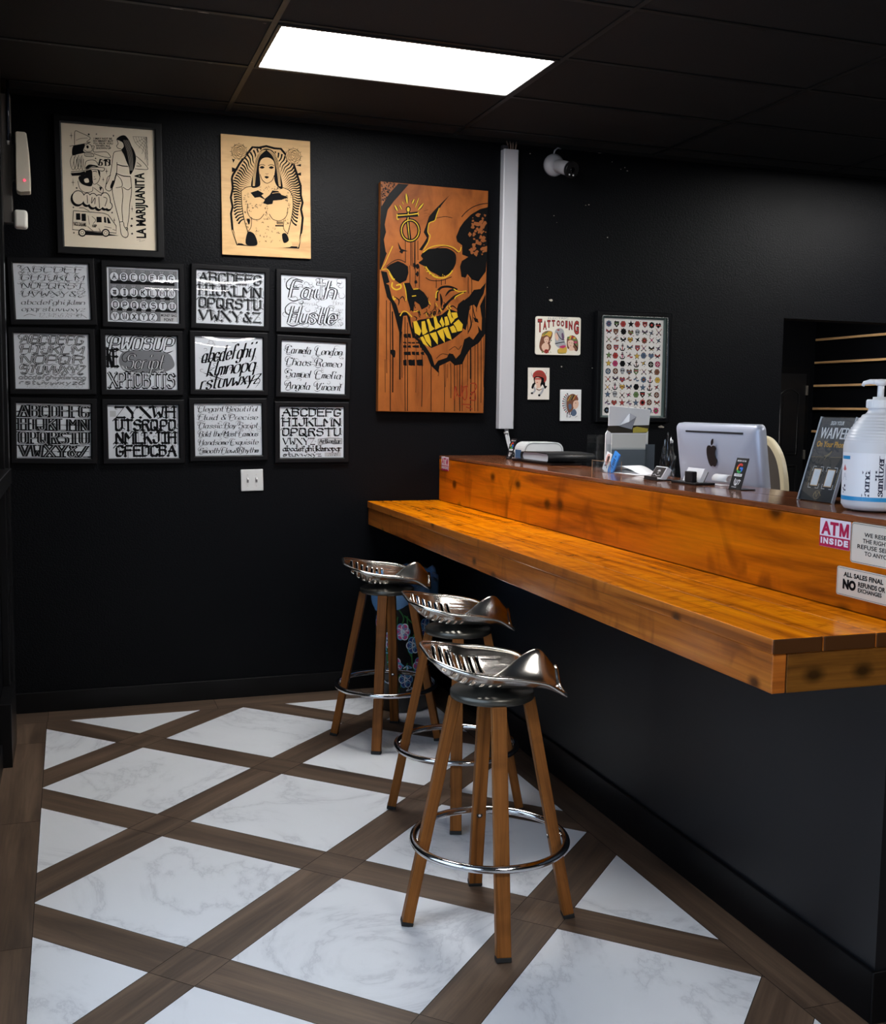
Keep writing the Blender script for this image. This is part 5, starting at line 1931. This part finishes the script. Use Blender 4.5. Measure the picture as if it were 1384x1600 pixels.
bd = b.build('cover', leather, o)
b = MB()
b.prism(inner, -.104, .12, Matrix(((1, 0, 0, 0), (0, 0, 1, 0), (0, 1, 0, 0), (0, 0, 0, 1))))
b.build('pages', mat('page edges', (206, 208, 216), .7, bump=(300., .6, .001)), o)
A = Art(lambda x, y, l: Vector((.1685 + l * .0003, x, y)), [mat('gold stamp', (120, 108, 84), .5)])
for k in range(16):
    A.disc(.0 + k * .008, .034 + .002 * math.sin(k * 1.7), .003, .002, 0, 1, 6)
A.build('stamp', bd)

# ---- clear card box with blue cards
o = on_ledge('card_holder', 'small clear box holding tall blue cards, left of the letter holder', 'card holder', 1.592, .232)
b = MB()
for q in ((-.085, .085, -.026, -.024, 0, .046), (-.085, .085, .026, .028, 0, .05), (-.085, -.083, -.024, .026, 0, .046), (.083, .085, -.024, .026, 0, .046), (-.085, .085, -.024, .026, 0, .003), (-.005, -.003, -.024, .026, 0, .046)):
    b.box(*q)
b.build('box', acry, o)
edge = mat('acrylic edge glint', (170, 140, 110), .2)
b = MB()
for x in (-.085, .085):
    for y in (-.025, .027):
        b.box(x - .001, x + .001, y - .001, y + .001, 0, .048)
b.box(-.085, .085, -.0262, -.0242, .0455, .0472)
b.build('box_edge', edge, o)
M = Matrix.Translation((.0, .008, .004)) @ Matrix.Rotation(math.radians(22), 4, 'Y') @ Matrix.Rotation(math.radians(-9), 4, 'X')
blue = mat('bright blue card', (62, 142, 224), .5)
for k in range(3):
    c = tag(MB(), None) if False else None
    t = on_ledge('blue_card', ('front blue printed card leaning in the clear card box', 'middle blue card in the clear card box', 'rear blue card in the clear card box')[k], 'card', 1.592, .232 + .003 * k)
    p = plate_box('card', blue, -.004, .04, 0, .0008, .0, .094, t, M)
    if k == 0:
        A = Art(lambda x, y, l: M @ Vector((-.004 + x * .00044, -.0003 - l * .0003, .094 - y * .00062)), [mat('dark blue print', (20, 40, 90), .6)])
        A.rect(44, 22, 60, 34, 0, 1)
        for r_ in range(4):
            A.rect(30 + r_ * 3, 48 + r_ * 12, 76, 55 + r_ * 12, 0, 1)
        A.text('TATTOO', 20, 100, 80, 112, 0, 1, .03)
        A.build('print', p)
M2 = Matrix.Translation((-.045, .012, .004)) @ Matrix.Rotation(math.radians(14), 4, 'Y') @ Matrix.Rotation(math.radians(-9), 4, 'X')
t = on_ledge('printed_card', 'pale card with a dark drawing left of the blue cards', 'card', 1.592, .232)
p = plate_box('card', whitec, -.018, .03, 0, .0008, 0, .082, t, M2)
A = Art(lambda x, y, l: M2 @ Vector((-.018 + x * .00048, -.0003 - l * .0003, .082 - y * .00048)), [mat('dark brown drawing', (60, 40, 36), .7), mat('pink wash', (214, 160, 150), .7)])
A.fill([(30, 20), (70, 15), (85, 60), (70, 110), (35, 120), (20, 70)], 1, 1, True)
A.fill([(40, 40), (75, 30), (70, 80), (50, 95)], 0, 2, True)
A.line([(20, 130), (50, 120), (80, 140)], 8, 0, 2)
A.build('print', p)

# ---- letter holder
o = on_ledge('letter_holder', 'tall clear acrylic letter holder with grey pocket behind the ledge', 'letter holder', 1.21, .5, 1.0305)
greyac = clear('smoky acrylic', 1.49, (.62, .66, .70))
for nm, q in (('front_panel', (.087, .09, -.095, .088, 0, .365)), ('middle_panel', (.03, .033, -.095, .088, 0, .40)), ('back_panel', (-.09, -.087, -.132, .145, 0, .42)), ('side_panel', (-.087, .087, -.098, -.095, 0, .38)), ('side_panel', (-.087, .087, .088, .091, 0, .365)), ('wing_panel', (.06, .063, .091, .145, 0, .385)), ('wing_panel', (.0, .003, -.132, -.098, 0, .418)), ('base_panel', (-.087, .087, -.095, .088, 0, .003))):
    box_obj(nm, acry, *q, o)
box_obj('insert', mat('grey insert sheet', (128, 134, 142), .5), .082, .083, -.09, .084, .01, .357, o)
box_obj('insert', mat('slate insert sheet', (84, 92, 102), .5), .066, .067, .093, .142, .01, .38, o)
t = on_ledge('envelope', 'large white mailer torn open, standing at the back of the letter holder', 'envelope', 1.25, .505, 1.04)
em = mat('white mailer paper', (240, 240, 242), .65, bump=(14., .4, .004))
ME = Matrix(((0, 0, 1, 0), (1, 0, 0, 0), (0, 1, 0, 0), (0, 0, 0, 1)))
b = MB()
b.prism([(-.112, 0), (.112, 0), (.112, .452), (.098, .458), (-.07, .444), (-.085, .462), (-.096, .438), (-.108, .42)], .0, .006, ME)
bk = b.build('back_sheet', em, t)
b = MB()
b.prism([(-.10, .455), (.112, .46), (.118, .53), (.10, .535), (-.098, .548)], .008, .013, ME @ Matrix.Rotation(0, 4, 'X'))
b.build('flap', em, t, .002)
b = MB()
b.prism([(-.104, .437), (-.08, .422), (.1, .424), (.112, .434), (.114, .462), (.02, .466), (-.09, .46)], .006, .008, ME)
b.build('torn_opening', mat('dark inside of mailer', (48, 40, 30), .8), t)
b = MB()
b.prism([(.03, .424), (.105, .427), (.108, .444), (.05, .452), (.03, .446)], .0085, .011, ME)
b.build('yellow_padding', mat('yellow lining', (196, 178, 70), .7), t)
b = MB()
for tri in ([(-.048, .455, .016), (.0, .515, .03), (.034, .498, .03), (.02, .44, .016)], [(-.048, .455, .016), (.0, .515, .03), (-.01, .475, .045)], [(.0, .515, .03), (.034, .498, .03), (-.01, .475, .045)]):
    b.face([(z, x, y) for x, y, z in tri])
b.build('folded_flap', mat('grey inner paper', (158, 162, 172), .6), t, solid=.001)
t = on_ledge('envelope', 'plain white letter standing in the front pocket of the holder', 'envelope', 1.285, .4965, 1.04)
b = MB()
b.prism([(-.088, 0), (.088, 0), (.09, .416), (-.085, .418)], .0, .004, ME)
b.build('sheet', mat('off white letter', (226, 226, 222), .7), t)
t = on_ledge('plastic_bag', 'crumpled clear plastic wrap stuffed right of the letter holder', 'plastic wrap', 1.345, .672, 1.034)
bm = bmesh.new()
bmesh.ops.create_icosphere(bm, subdivisions=4, radius=1)
rnd = random.Random(4)
ph = [rnd.uniform(0, 6) for _ in range(6)]
for v in bm.verts:
    d = v.co
    k = 1 + .22 * math.sin(7 * d.x + ph[0]) * math.sin(8 * d.z + ph[1]) + .16 * math.sin(15 * d.y + ph[2]) * math.sin(13 * d.z + ph[3])
    v.co = Vector((d.x * .03 * k, d.y * .036 * k, .2 + d.z * .195 * k))
zmin = min(v.co.z for v in bm.verts)
for v in bm.verts:
    v.co.z = (v.co.z - zmin) * .93
me = bpy.data.meshes.new('wrap')
bm.to_mesh(me)
bm.free()
me.materials.append(clear('crinkled film', 2.2, (.85, .88, .9), .12))
w_ = bpy.data.objects.new('wrap', me)
COL.objects.link(w_)
w_.parent = t

# ---- curled white sheet
o = on_ledge('paper_sheet', 'curled white paper lying in front of the letter holder', 'paper', 1.66, .305)
b = MB()
rg = []
for k in range(17):
    u = k / 16
    x = -.16 + .32 * u
    z = .0015 + .034 * math.sin(PI * min(1, u * 1.08)) ** 1.2 * (.6 + .4 * u)
    rg.append((x, z))
rings = [[Vector((x, -.045 + (.0 if k < 9 else (k - 9) * .004), z)), Vector((x, .055, z + .002))] for k, (x, z) in enumerate(rg)]
for a, c in zip(rings, rings[1:]):
    b.face([a[0], c[0], c[1], a[1]], None, True)
bmesh.ops.remove_doubles(b.bm, verts=b.bm.verts[:], dist=1e-5)
o2 = b.build('sheet', mat('white office paper', (228, 228, 232), .6), o, solid=.0006)
box_obj('lower_sheet', mat('white office paper'), -.13, .18, -.06, .05, .0, .0008, o)

# ---- tilted card stand with a black faced card stack
o = on_ledge('card_holder', 'small black holder with a white-edged stack of black cards', 'card holder', 2.105, .19)
box_obj('tray', blackp, -.058, .05, -.03, .045, 0, .004, o, .001)
box_obj('lip', blackp, -.05, .045, -.032, -.028, 0, .014, o, .001)
M = Matrix.Translation((.0, -.012, .006)) @ Matrix.Rotation(math.radians(-32), 4, 'X')
t = on_ledge('card_stack', 'stack of black business cards with a small white emblem', 'business cards', 2.105, .19)
p = plate_box('cards', whitec, -.043, .043, .0, .022, 0, .054, t, M, .002)
A = Art(lambda x, y, l: M @ Vector(((x - 45) * .00093, -.0002 - l * .0003, .0525 - y * .00093)), [blackp, whitec])
A.rect(3, 3, 87, 51, 0, 1)
A.star(45, 20, 7, 1, 2)
A.line([(34, 24), (40, 16), (45, 24), (50, 16), (56, 24)], 2.5, 1, 2)
A.text('INK', 40, 28, 52, 33, 1, 2, .02)
A.line([(14, 42), (30, 38), (46, 44), (70, 40)], 1.8, 1, 2)
A.build('print', p)

# ---- second holder: white cards, black clip
o = on_ledge('card_holder', 'black flat card stand with a square black clip, before the computer', 'card holder', 2.315, .205)
box_obj('base', blackp, -.085, .085, -.032, .05, 0, .008, o, .002)
box_obj('clip', blackp, .0, .05, -.026, -.004, .008, .047, o, .003)
M = Matrix.Translation((.0, .002, .0085)) @ Matrix.Rotation(math.radians(-26), 4, 'X')
plate_box('back_rest', blackp, -.06, .052, .0185, .021, 0, .05, o, M, .001)
t = on_ledge('card_stack', 'stack of white business cards with fine print in the clip stand', 'business cards', 2.315, .205)
p = plate_box('cards', mat('white glossy card', (236, 236, 240), .4), -.06, .052, .0, .018, 0, .054, t, M, .001)
A = Art(lambda x, y, l: M @ Vector((-.06 + x * .00112, -.0002 - l * .0003, .054 - y * .00112)), [inkm, inkg])
A.text('STUDIO', 44, 18, 62, 23, 0, 1, .02)
A.line([(46, 28), (50, 26), (56, 30), (60, 27)], 1.3, 0, 1)
A.line([(40, 36), (60, 36)], .8, 1, 1, False)
A.line([(42, 40), (58, 40)], .8, 1, 1, False)
A.build('print', p)

# ---- curled receipt
o = on_ledge('receipt', 'white curled receipt paper between the clip stand and the computer', 'receipt', 2.375, .295)
b = MB()
rg = []
for k in range(15):
    a = math.radians(200 - k * 16.5)
    rg.append([Vector((-.045, .008 + .019 * math.cos(a), .0185 + .018 * math.sin(a))), Vector((.04, .014 + .019 * math.cos(a), .0185 + .018 * math.sin(a)))])
for a, c in zip(rg, rg[1:]):
    b.face([a[0], a[1], c[1], c[0]], None, True)
bmesh.ops.remove_doubles(b.bm, verts=b.bm.verts[:], dist=1e-5)
b.build('curl', mat('white office paper'), o, solid=.0005)
box_obj('flat_end', mat('white office paper'), -.04, .05, -.035, .01, 0, .0008, o)

# ---- computer
alu = mat('silver aluminium', (186, 191, 208), .38, .25, bump=(900., .03, .0005))
o = on_ledge('desktop_computer', 'silver all-in-one computer seen from behind, black fruit emblem on its back', 'computer', 2.205, .475, 1.0305)
MT = Matrix.Translation((0, -.05, .088)) @ Matrix.Rotation(math.radians(8), 4, 'X')


def rrect(x0, x1, z0, z1, r, n=5):
    out = []
    for cx, cz, a0 in ((x1 - r, z1 - r, 0), (x0 + r, z1 - r, 90), (x0 + r, z0 + r, 180), (x1 - r, z0 + r, 270)):
        out += [(cx + r * math.cos(math.radians(a0 + 90 * k / n)), cz + r * math.sin(math.radians(a0 + 90 * k / n))) for k in range(n + 1)]
    return out


b = MB()
rg = []
for y, ins in ((.028, 0), (.004, 0), (-.003, .004), (-.010, .03), (-.017, .09), (-.021, .15), (-.023, .19)):
    rg.append([MT @ Vector((x, y, z)) for x, z in rrect(-.281 + ins, .281 - ins, 0 + ins, .405 - ins, max(.022 - ins * .05, .01))])
b.rings(rg, True, True, True, True)
shell = b.build('housing', alu, o)
MO = MT @ Matrix.Translation((0, 0, 0))
box = MB()
box.box(-.274, .274, .0285, .0295, .07, .40, M=MT)
box.build('screen', mat('black screen glass', (6, 6, 8), .06), o)
b = MB()
b.prism(rrect(-.195, .195, .372, .379,    .003), .0, .0118, MT @ Matrix(((1, 0, 0, 0), (0, 0, -1, 0), (0, 1, 0, 0), (0, 0, 0, 1))))
b.build('vent_slot', mat('vent black', (30, 32, 38), .6), shell)
b = MB()
fr = spline([(0, .060), (-.012, .066), (-.03, .064), (-.043, .046), (-.044, .014), (-.032, -.022), (-.016, -.036), (0, -.031), (.016, -.036), (.030, -.024), (.040, -.004), (.030, .008), (.025, .024), (.030, .042), (.038, .054), (.026, .066), (.012, .066)], 4, True)
lf = spline([(0, .070), (.003, .088), (.02, .100), (.019, .082), (.008, .070)], 4, True)
ML = MT @ Matrix.Translation((.0, -.0225, .275)) @ Matrix(((.78, 0, 0, 0), (0, 0, -1, 0), (0, .78, 0, 0), (0, 0, 0, 1)))
b.prism(fr, 0, .0022, ML)
b.prism(lf, 0, .0022, ML)
b.build('emblem', mat('gloss black emblem', (8, 9, 12), .4), shell)
b = MB()
b.box(-.08, .08, -.075, .09, 0, .006)
b.box(-.08, .08, -.055, -.047, .006, .2)
b.build('stand', alu, o, .002)
o.location.z += .0

# ---- office chair behind the computer
o = on_ledge('office_chair', 'cream framed office chair behind the silver computer', 'chair', 1.455, 1.02, 0.)
cream_p = mat('cream plastic', (206, 192, 160), .4)
half = [(0, 1.45), (.10, 1.447), (.175, 1.43), (.245, 1.375), (.285, 1.30), (.303, 1.21), (.30, 1.10), (.27, 1.0)]
ol = [(-x, z) for x, z in reversed(half)] + half[1:]
pts = spline(ol, 4)
b = MB()
rg = []
for i, (x, z) in enumerate(pts):
    xa, za = pts[max(i - 1, 0)]
    xb, zb = pts[min(i + 1, len(pts) - 1)]
    q = math.hypot(xb - xa, zb - za)
    nx, nz = -(zb - za) / q, (xb - xa) / q
    rg.append([Vector((x + nx * a, .03 * (1 - abs(x) / .3) + c, z + nz * a)) for a, c in ((.016, -.014), (-.016, -.014), (-.016, .014), (.016, .014))])
b.rings(rg, True, True, True, False)
b.build('back_frame', cream_p, o, .006, 2)
b = MB()
b.prism([(x * .93, 1.0 + (z - 1.0) * .96) for x, z in pts], -.004, .004, Matrix(((1, 0, 0, 0), (0, 0, 1, .012), (0, 1, 0, 0), (0, 0, 0, 1))))
b.build('back_mesh', mat('dark taupe mesh', (74, 66, 60), .8), o)
b = MB()
b.prism(rrect(-.24, .24, -.02, .42, .08), .74, .81)
b.build('seat', mat('dark taupe mesh'), o, .02, 3)
b = MB()
b.tube([(0, .05, 1.02), (0, .06, .9), (0, .1, .76)], .022, 10)
b.build('back_post', cream_p, o)
b = MB()
b.cyl((0, .2, .09), (0, .2, .74), .028)
b.build('column', blackp, o)
for k in range(5):
    a = k * 2 * PI / 5
    b = MB()
    b.beam((.03 * math.cos(a), .2 + .03 * math.sin(a), .085), (.28 * math.cos(a), .2 + .28 * math.sin(a), .07), .045, .025, (-math.sin(a), math.cos(a), 0))
    lg = b.build('leg', blackp, o, .004)
    b = MB()
    b.cyl((.27 * math.cos(a) - .02 * math.sin(a), .2 + .27 * math.sin(a) + .02 * math.cos(a), .029), (.27 * math.cos(a) + .02 * math.sin(a), .2 + .27 * math.sin(a) - .02 * math.cos(a), .029), .028, None, 16)
    b.build('caster', blackp, lg)

# ---- waiver sign in a slanted clear holder
o = on_ledge('sign_holder', 'slanted clear holder with a dark SIGN YOUR WAIVER card beside the sanitizer', 'sign', 3.075, .165)
MW = Matrix.Rotation(math.radians(-16.5), 4, 'X')
plate_box('front_sheet', acry, -.08, .08, -.003, -.0015, 0, .262, o, MW)
plate_box('back_sheet', acry, -.08, .08, .003, .0045, 0, .262, o, MW)
box_obj('foot', acry, -.08, .08, 0, .095, 0, .002, o)
p = plate_box('card', mat('charcoal card', (62, 64, 72), .45), -.078, .078, -.0005, .0015, .003, .26, o, MW)
wc = [mat('white lettering'), mat('mustard lettering', (214, 158, 52), .5), mat('pale gold line', (150, 132, 96), .5), mat('dark card print', (40, 41, 47), .5), mat('peach frame', (222, 180, 130), .5)]
A = Art(lambda x, y, l: MW @ Vector((-.078 + x * .00156, -.0007 - l * .0002, .26 - y * .00156)), wc)
A.rect(0, 78, 100, 164, 3, 0)
A.text('SIGN YOUR', 31, 7, 69, 15, 0, 1, .02, .25)
for ch, x0, x1 in (('W', 9, 30), ('A', 30, 45), ('I', 47, 51), ('V', 52, 67), ('E', 68, 79), ('R', 80, 93)):
    A.text(ch, x0, 20, x1, 42, 0, 1, .0)
    A.text(ch, x0 + 1.2, 20, x1 + .6, 42, 0, 1, .0)
A.text('On Your Phone', 8, 47, 92, 59, 1, 1, .025)
A.line([(0, 80), (38, 78.6)], .7, 2, 2, False)
A.line([(58, 78.2), (100, 77)], .7, 2, 2, False)
A.line([(40, 77), (48, 74), (58, 66), (54, 72), (46, 78), (44, 84)], 1.2, 2, 2)
A.text('YOUNG ADULT', 12, 101, 16, 137, 2, 1, .01, 0, 90)
A.text('PROFESSION', 92, 101, 96, 139, 2, 1, .01, 0, 90)
for cx in (33, 73):
    A.rect(cx - 11, 102, cx + 11, 136, 4, 1)
    A.rect(cx - 9.6, 103.5, cx + 9.6, 134.5, 0, 2)
    for sx in (-1, 1):
        for y0, y1 in ((98, 107), (131, 140)):
            yy = y0 if y0 < 110 else y1
            A.line([(cx + sx * 15, y1 if y0 < 110 else y0), (cx + sx * 15, yy), (cx + sx * 6, yy)], 1.1, 0, 1, False)
A.circ(50, 153, 9, 8, .9, 2, 1)
A.line([(40, 156), (46, 148), (50, 157), (54, 148), (62, 154)], 1.3, 2, 1)
A.build('print', p)
for x in (-.079, .079):
    plate_box('holder_edge', mat('bright acrylic edge', (176, 184, 194), .15), x - .0015, x + .0015, -.0045, .006, .0, .262, o, MW)

# ---- hand sanitizer jug
JR = .088
o = on_ledge('sanitizer_jug', 'large translucent hand sanitizer jug with white pump at the right end of the ledge', 'bottle', 3.352, .148, 1.3035, math.radians(0))
hdpe = bpy.data.materials.new('cloudy bottle plastic')
hdpe.use_nodes = True
nt = hdpe.node_tree
bs = nt.nodes['Principled BSDF']
bs.inputs['Base Color'].default_value = (*lin((222, 224, 230)), 1)
bs.inputs['Roughness'].default_value = .35
bs.inputs['Alpha'].default_value = .86
bs.inputs['Subsurface Weight'].default_value = .0
b = MB()
prof = [(0, .004), (.06, .002), (.08, .006), (JR, .018), (JR, .175), (.0865, .182)]
for k in range(9):
    z = .184 + k * .0085
    r = .0865 - .044 * (k / 8.6) ** 1.55
    prof += [(r, z), (r - .0012, z + .003), (r - .0018, z + .005), (r - .001 - .0035 * (k / 8), z + .0078)]
prof += [(.036, .262), (.031, .268), (.029, .276), (.029, .284)]
b.lathe(prof, (0, 0, 0), 64, 'z', True, True, True)
body = b.build('bottle', hdpe, o)
b = MB()
b.lathe([(0, .006), (.07, .006), (.083, .014), (.0862, .022), (.0862, .164), (0, .164)], (0, 0, 0), 48, 'z', True, False, False)
b.build('gel', mat('cloudy gel', (216, 214, 202), .4), o)
pm = mat('white pump plastic', (232, 234, 238), .35)
b = MB()
b.lathe([(.0, .277), (.0335, .277), (.0345, .281), (.0345, .298), (.033, .301), (.02, .301), (.019, .308), (.0, .308)], (0, 0, 0), 40, 'z', True, False, False)
cap = b.build('cap', pm, o)
b = MB()
for k in range(28):
    a = 2 * PI * k / 28
    b.box(-.0008, .0008, .034, .0354, .280, .298, M=Matrix.Rotation(a, 4, 'Z'))
rb2 = b.build('cap_ribs', pm, cap)
b = MB()
b.cyl((0, 0, .305), (0, 0, .342), .0085, .0085, 20)
b.lathe([(0, .338), (.0105, .338), (.0165, .344), (.0175, .350), (.012, .355), (0, .356)], (0, 0, 0), 28, 'z', True, False, False)
a = math.radians(208)
dx, dy = math.cos(a), math.sin(a)
b.tube([(0, 0, .3475), (dx * .03, dy * .03, .349), (dx * .046, dy * .046, .3455), (dx * .05, dy * .05, .338)], [.008, .0068, .0055, .0045], 12)
b.build('pump', pm, o)
lc = [mat('label white', (228, 230, 236), .4), mat('label blue', (40, 140, 196), .4), mat('label navy', (30, 34, 60), .45), mat('label grey', (170, 172, 184), .45), mat('label red', (196, 96, 96), .45), mat('label teal', (60, 170, 190), .45)]
A0_ = math.radians(-43)        # which way the middle of the label faces (local angle)


def wrap(x, y, l):              # label units: x along the girth in mm (0 = middle), y up in mm
    a = A0_ + (x / 1000) / JR
    r = JR + .0006 + l * .00025
    return Vector((r * math.cos(a), r * math.sin(a), y / 1000))


A = Art(wrap, lc)
for k in range(-119, 119, 7):
    A.rect(k, 30, k + 7, 158, 0, 0)
    A.rect(k, 30, k + 7, 41, 1, 1)
for k in range(-112, -72, 5):
    A.rect(k, 140, k + 5, 149, 1, 1)
A.fill([(-103, 112), (-95, 126), (-86, 112), (-92, 109), (-98, 109)], 4, 1)
for k in range(5):
    A.rect(-104 + k, 84 + k * 4, -84 - k, 85.4 + k * 4, 3, 1)
for x, y, r in ((-92, 68, 3.8), (-101, 61, 2.8), (-96, 57, 3.), (-89, 56, 2.8), (-99, 50, 2.2)):
    A.disc(x, y, r, r, 2, 1, 10)


def upright(word, x0, y0, hgt, ln):
    """serif word reading upwards: capitals' top towards the left, baseline at x0 + hgt"""
    base = A.fn
    A.fn = lambda u, v, l: base(x0 + v, y0 + u, l)
    letters(A, word, 0, 0, ln, hgt, 'serif', 2, 1, .2)
    A.fn = base


upright('hand', -31, 44, 19, 68)
upright('sanitizer', 2, 44, 19, 106)
A.rect(24, 62, 29, 132, 3, 1)
A.rect(30, 92, 40, 101, 5, 1)
A.rect(26, 73, 52, 78, 5, 1)
A.text('70%', 33, 116, 47, 108, 2, 1, .02)
for k in range(5):
    A.rect(32, 46 + k * 5, 52 - k * 2, 47.4 + k * 5, 3, 1)
A.build('label_print', body)

# ================================================================== SIGNS ON THE LEDGE PANEL
magenta = mat('magenta red', (176, 22, 74), .45)
stw = mat('sticker white', (226, 222, 236), .45)


def face_thing(name, label, cat, s, z, group=None):
    return thing(name, label, cat, on_counter(s, -.0012, z), CRZ, group)


def round_plate(w, h, r, t, m, parent, name='panel'):
    b = MB()
    b.prism(rrect(-w / 2, w / 2, -h / 2, h / 2, r), 0, t, Matrix(((1, 0, 0, 0), (0, 0, -1, 0), (0, 1, 0, 0), (0, 0, 0, 1))))
    return b.build(name, m, parent)


for s, z, lab in ((3.381, 1.246, 'red and white ATM INSIDE sticker beside the two white notices'), (.114, 1.262, 'ATM INSIDE sticker at the far wall end of the ledge panel')):
    t = face_thing('sticker', lab, 'sticker', s, z, 'ATM stickers on the ledge panel')
    w_, h_ = .123, .076
    p = round_plate(w_, h_, .003, .0008, stw, t, 'vinyl')
    A = Art(rect_map(123, 76, w_, h_, .0009), [magenta, stw])
    A.rect(.5, 47, 122.5, 75.5, 0, 1)
    for ch, x0, x1 in (('A', 6, 46), ('T', 42, 76), ('M', 80, 117)):
        if ch != 'M':
            A.text(ch, x0, 7, x1, 43, 0, 1, .045)
    A.line([(84, 43), (84, 7)], 8, 0, 1, False)
    A.line([(113, 43), (113, 7)], 8, 0, 1, False)
    A.fill([(80, 7), (89, 7), (98.5, 29), (108, 7), (117, 7), (102, 42), (95, 42)], 0, 2)
    for ch, x0, x1 in (('I', 6, 12), ('N', 17, 37), ('S', 41, 60), ('I', 65, 71), ('D', 76, 96), ('E', 100, 117)):
        A.text(ch, x0, 51, x1, 68, 1, 2, .06)
    A.build('lettering', p)
signw = mat('notice white', (214, 208, 196), .4)
t = face_thing('notice_sign', 'white notice WE RESERVE THE RIGHT TO REFUSE SERVICE TO ANYONE', 'sign', 3.556, 1.2335)
p = round_plate(.215, .105, .009, .003, signw, t)
A = Art(rect_map(215, 105, .215, .105, .0031), [inkm, signw])
q = [((x + .1075) * 1000, (.0525 - y) * 1000) for x, y in rrect(-.1045, .1045, -.0495, .0495, .007)]
A.line(q, 1.1, 0, 1, False, True)
for k, (s_, x0, x1) in enumerate((('WE RESERVE', 50, 165), ('THE RIGHT TO', 45, 170), ('REFUSE SERVICE', 26, 189), ('TO ANYONE', 54, 160))):
    A.text(s_, x0, 23 + k * 16, x1, 34 + k * 16, 0, 1, .015)
A.build('lettering', p)
t = face_thing('notice_sign', 'white notice ALL SALES FINAL, NO REFUNDS OR EXCHANGES, lower of the two', 'sign', 3.5015, 1.1265)
p = round_plate(.203, .076, .007, .003, signw, t)
A = Art(rect_map(203, 76, .203, .076, .0031), [inkm, signw])
q = [((x + .1015) * 1000, (.038 - y) * 1000) for x, y in rrect(-.0985, .0985, -.035, .035, .005)]
A.line(q, .9, 0, 1, False, True)
A.text('ALL SALES FINAL', 27, 12, 176, 25, 0, 1, .035)
A.text('NO', 25, 31, 76, 58, 0, 1, .07)
A.text('REFUNDS OR', 84, 31, 184, 44, 0, 1, .035)
A.text('EXCHANGES', 84, 47, 172, 58, 0, 1, .03)
A.build('lettering', p)

# ================================================================== BIN UNDER THE BAR
t = thing('trash_bin', 'black flower-painted bin with a blue liner under the bar by the wall', 'bin', (1.885, .745, 0))
b = MB()
b.lathe([(0, .003), (.135, .003), (.145, .01), (.175, .60), (.18, .605), (.18, .618), (.172, .618), (.14, .03), (0, .03)], (0, 0, 0), 48, 'z', True, False, False)
bin_ = b.build('body', mat('black bin plastic', (15, 15, 17), .35), t)
bc = [mat('pink flower', (196, 70, 130), .6), mat('white line', (206, 214, 226), .6), mat('green stem', (44, 112, 52), .6), mat('sky blue line', (88, 158, 200), .6), mat('deep blue', (40, 62, 130), .6)]


def binmap(x, y, l):
    a = math.radians(-96) + x / 160.
    r = .145 + (y / 1000 - .01) * .0508 + .0012 + l * .0004
    return Vector((r * math.cos(a), r * math.sin(a), y / 1000))


A = Art(binmap, bc)
rnd = random.Random(8)
for k in range(26):
    x, y = rnd.uniform(-240, 240), rnd.uniform(60, 520)
    A.line([(x, y), (x + rnd.uniform(-30, 30), y + 60), (x + rnd.uniform(-40, 40), y + 130)], 7, 2, 1)
for cx, cy in ((-40, 430), (20, 360), (-130, 380), (90, 450), (-80, 250), (150, 330), (-190, 460), (60, 250), (-20, 180)):
    for k in range(6):
        a = k * 1.05
        px, py = cx + 22 * math.cos(a), cy + 26 * math.sin(a)
        A.disc(px, py, 17, 19, 0 if (cx + cy) % 20 else 4, 2, 10)
        A.circ(px, py, 17, 19, 5, 1 if k % 2 else 3, 3, 12)
    A.circ(cx, cy, 9, 10, 5, 1, 4, 10)
for k in range(22):
    x, y = rnd.uniform(-200, 200), rnd.uniform(90, 500)
    A.line([(x, y), (x + rnd.uniform(-25, 25), y + rnd.uniform(-20, 20)), (x + rnd.uniform(-35, 35), y + rnd.uniform(-35, 35)), (x + rnd.uniform(-45, 45), y + rnd.uniform(-30, 30))], 5, rnd.choice((1, 3, 3)), 4)
A.build('painted_flowers', bin_)
b = MB()
rg = []
N_ = 72
rnd = random.Random(2)
ph = [rnd.uniform(0, 6.3) for _ in range(5)]
for (r, z, amp) in ((.184, .545, .006), (.187, .575, .007), (.19, .615, .006), (.187, .665, .012), (.180, .70, .014), (.16, .69, .012), (.15, .62, .006), (.145, .55, .004)):
    ring = []
    for i in range(N_):
        a = 2 * PI * i / N_
        f = math.sin(9 * a + ph[0]) * .5 + math.sin(17 * a + ph[1] + z * 20) * .35 + math.sin(29 * a + ph[2]) * .3
        up_ = .03 * math.sin(a + .6) + .012 * math.sin(5 * a + ph[3])
        ring.append(Vector(((r + amp * f) * math.cos(a), (r + amp * f) * math.sin(a), z + (up_ if z > .64 else 0) + amp * .6 * math.sin(13 * a + ph[4]) + (.03 * math.sin(3 * a) if z < .55 else 0))))
    rg.append(ring)
b.rings(rg, True, False, False, True)
b.build('liner', mat('blue plastic liner', (92, 138, 188), .35), t)
t.scale = (.92, .92, 1.)
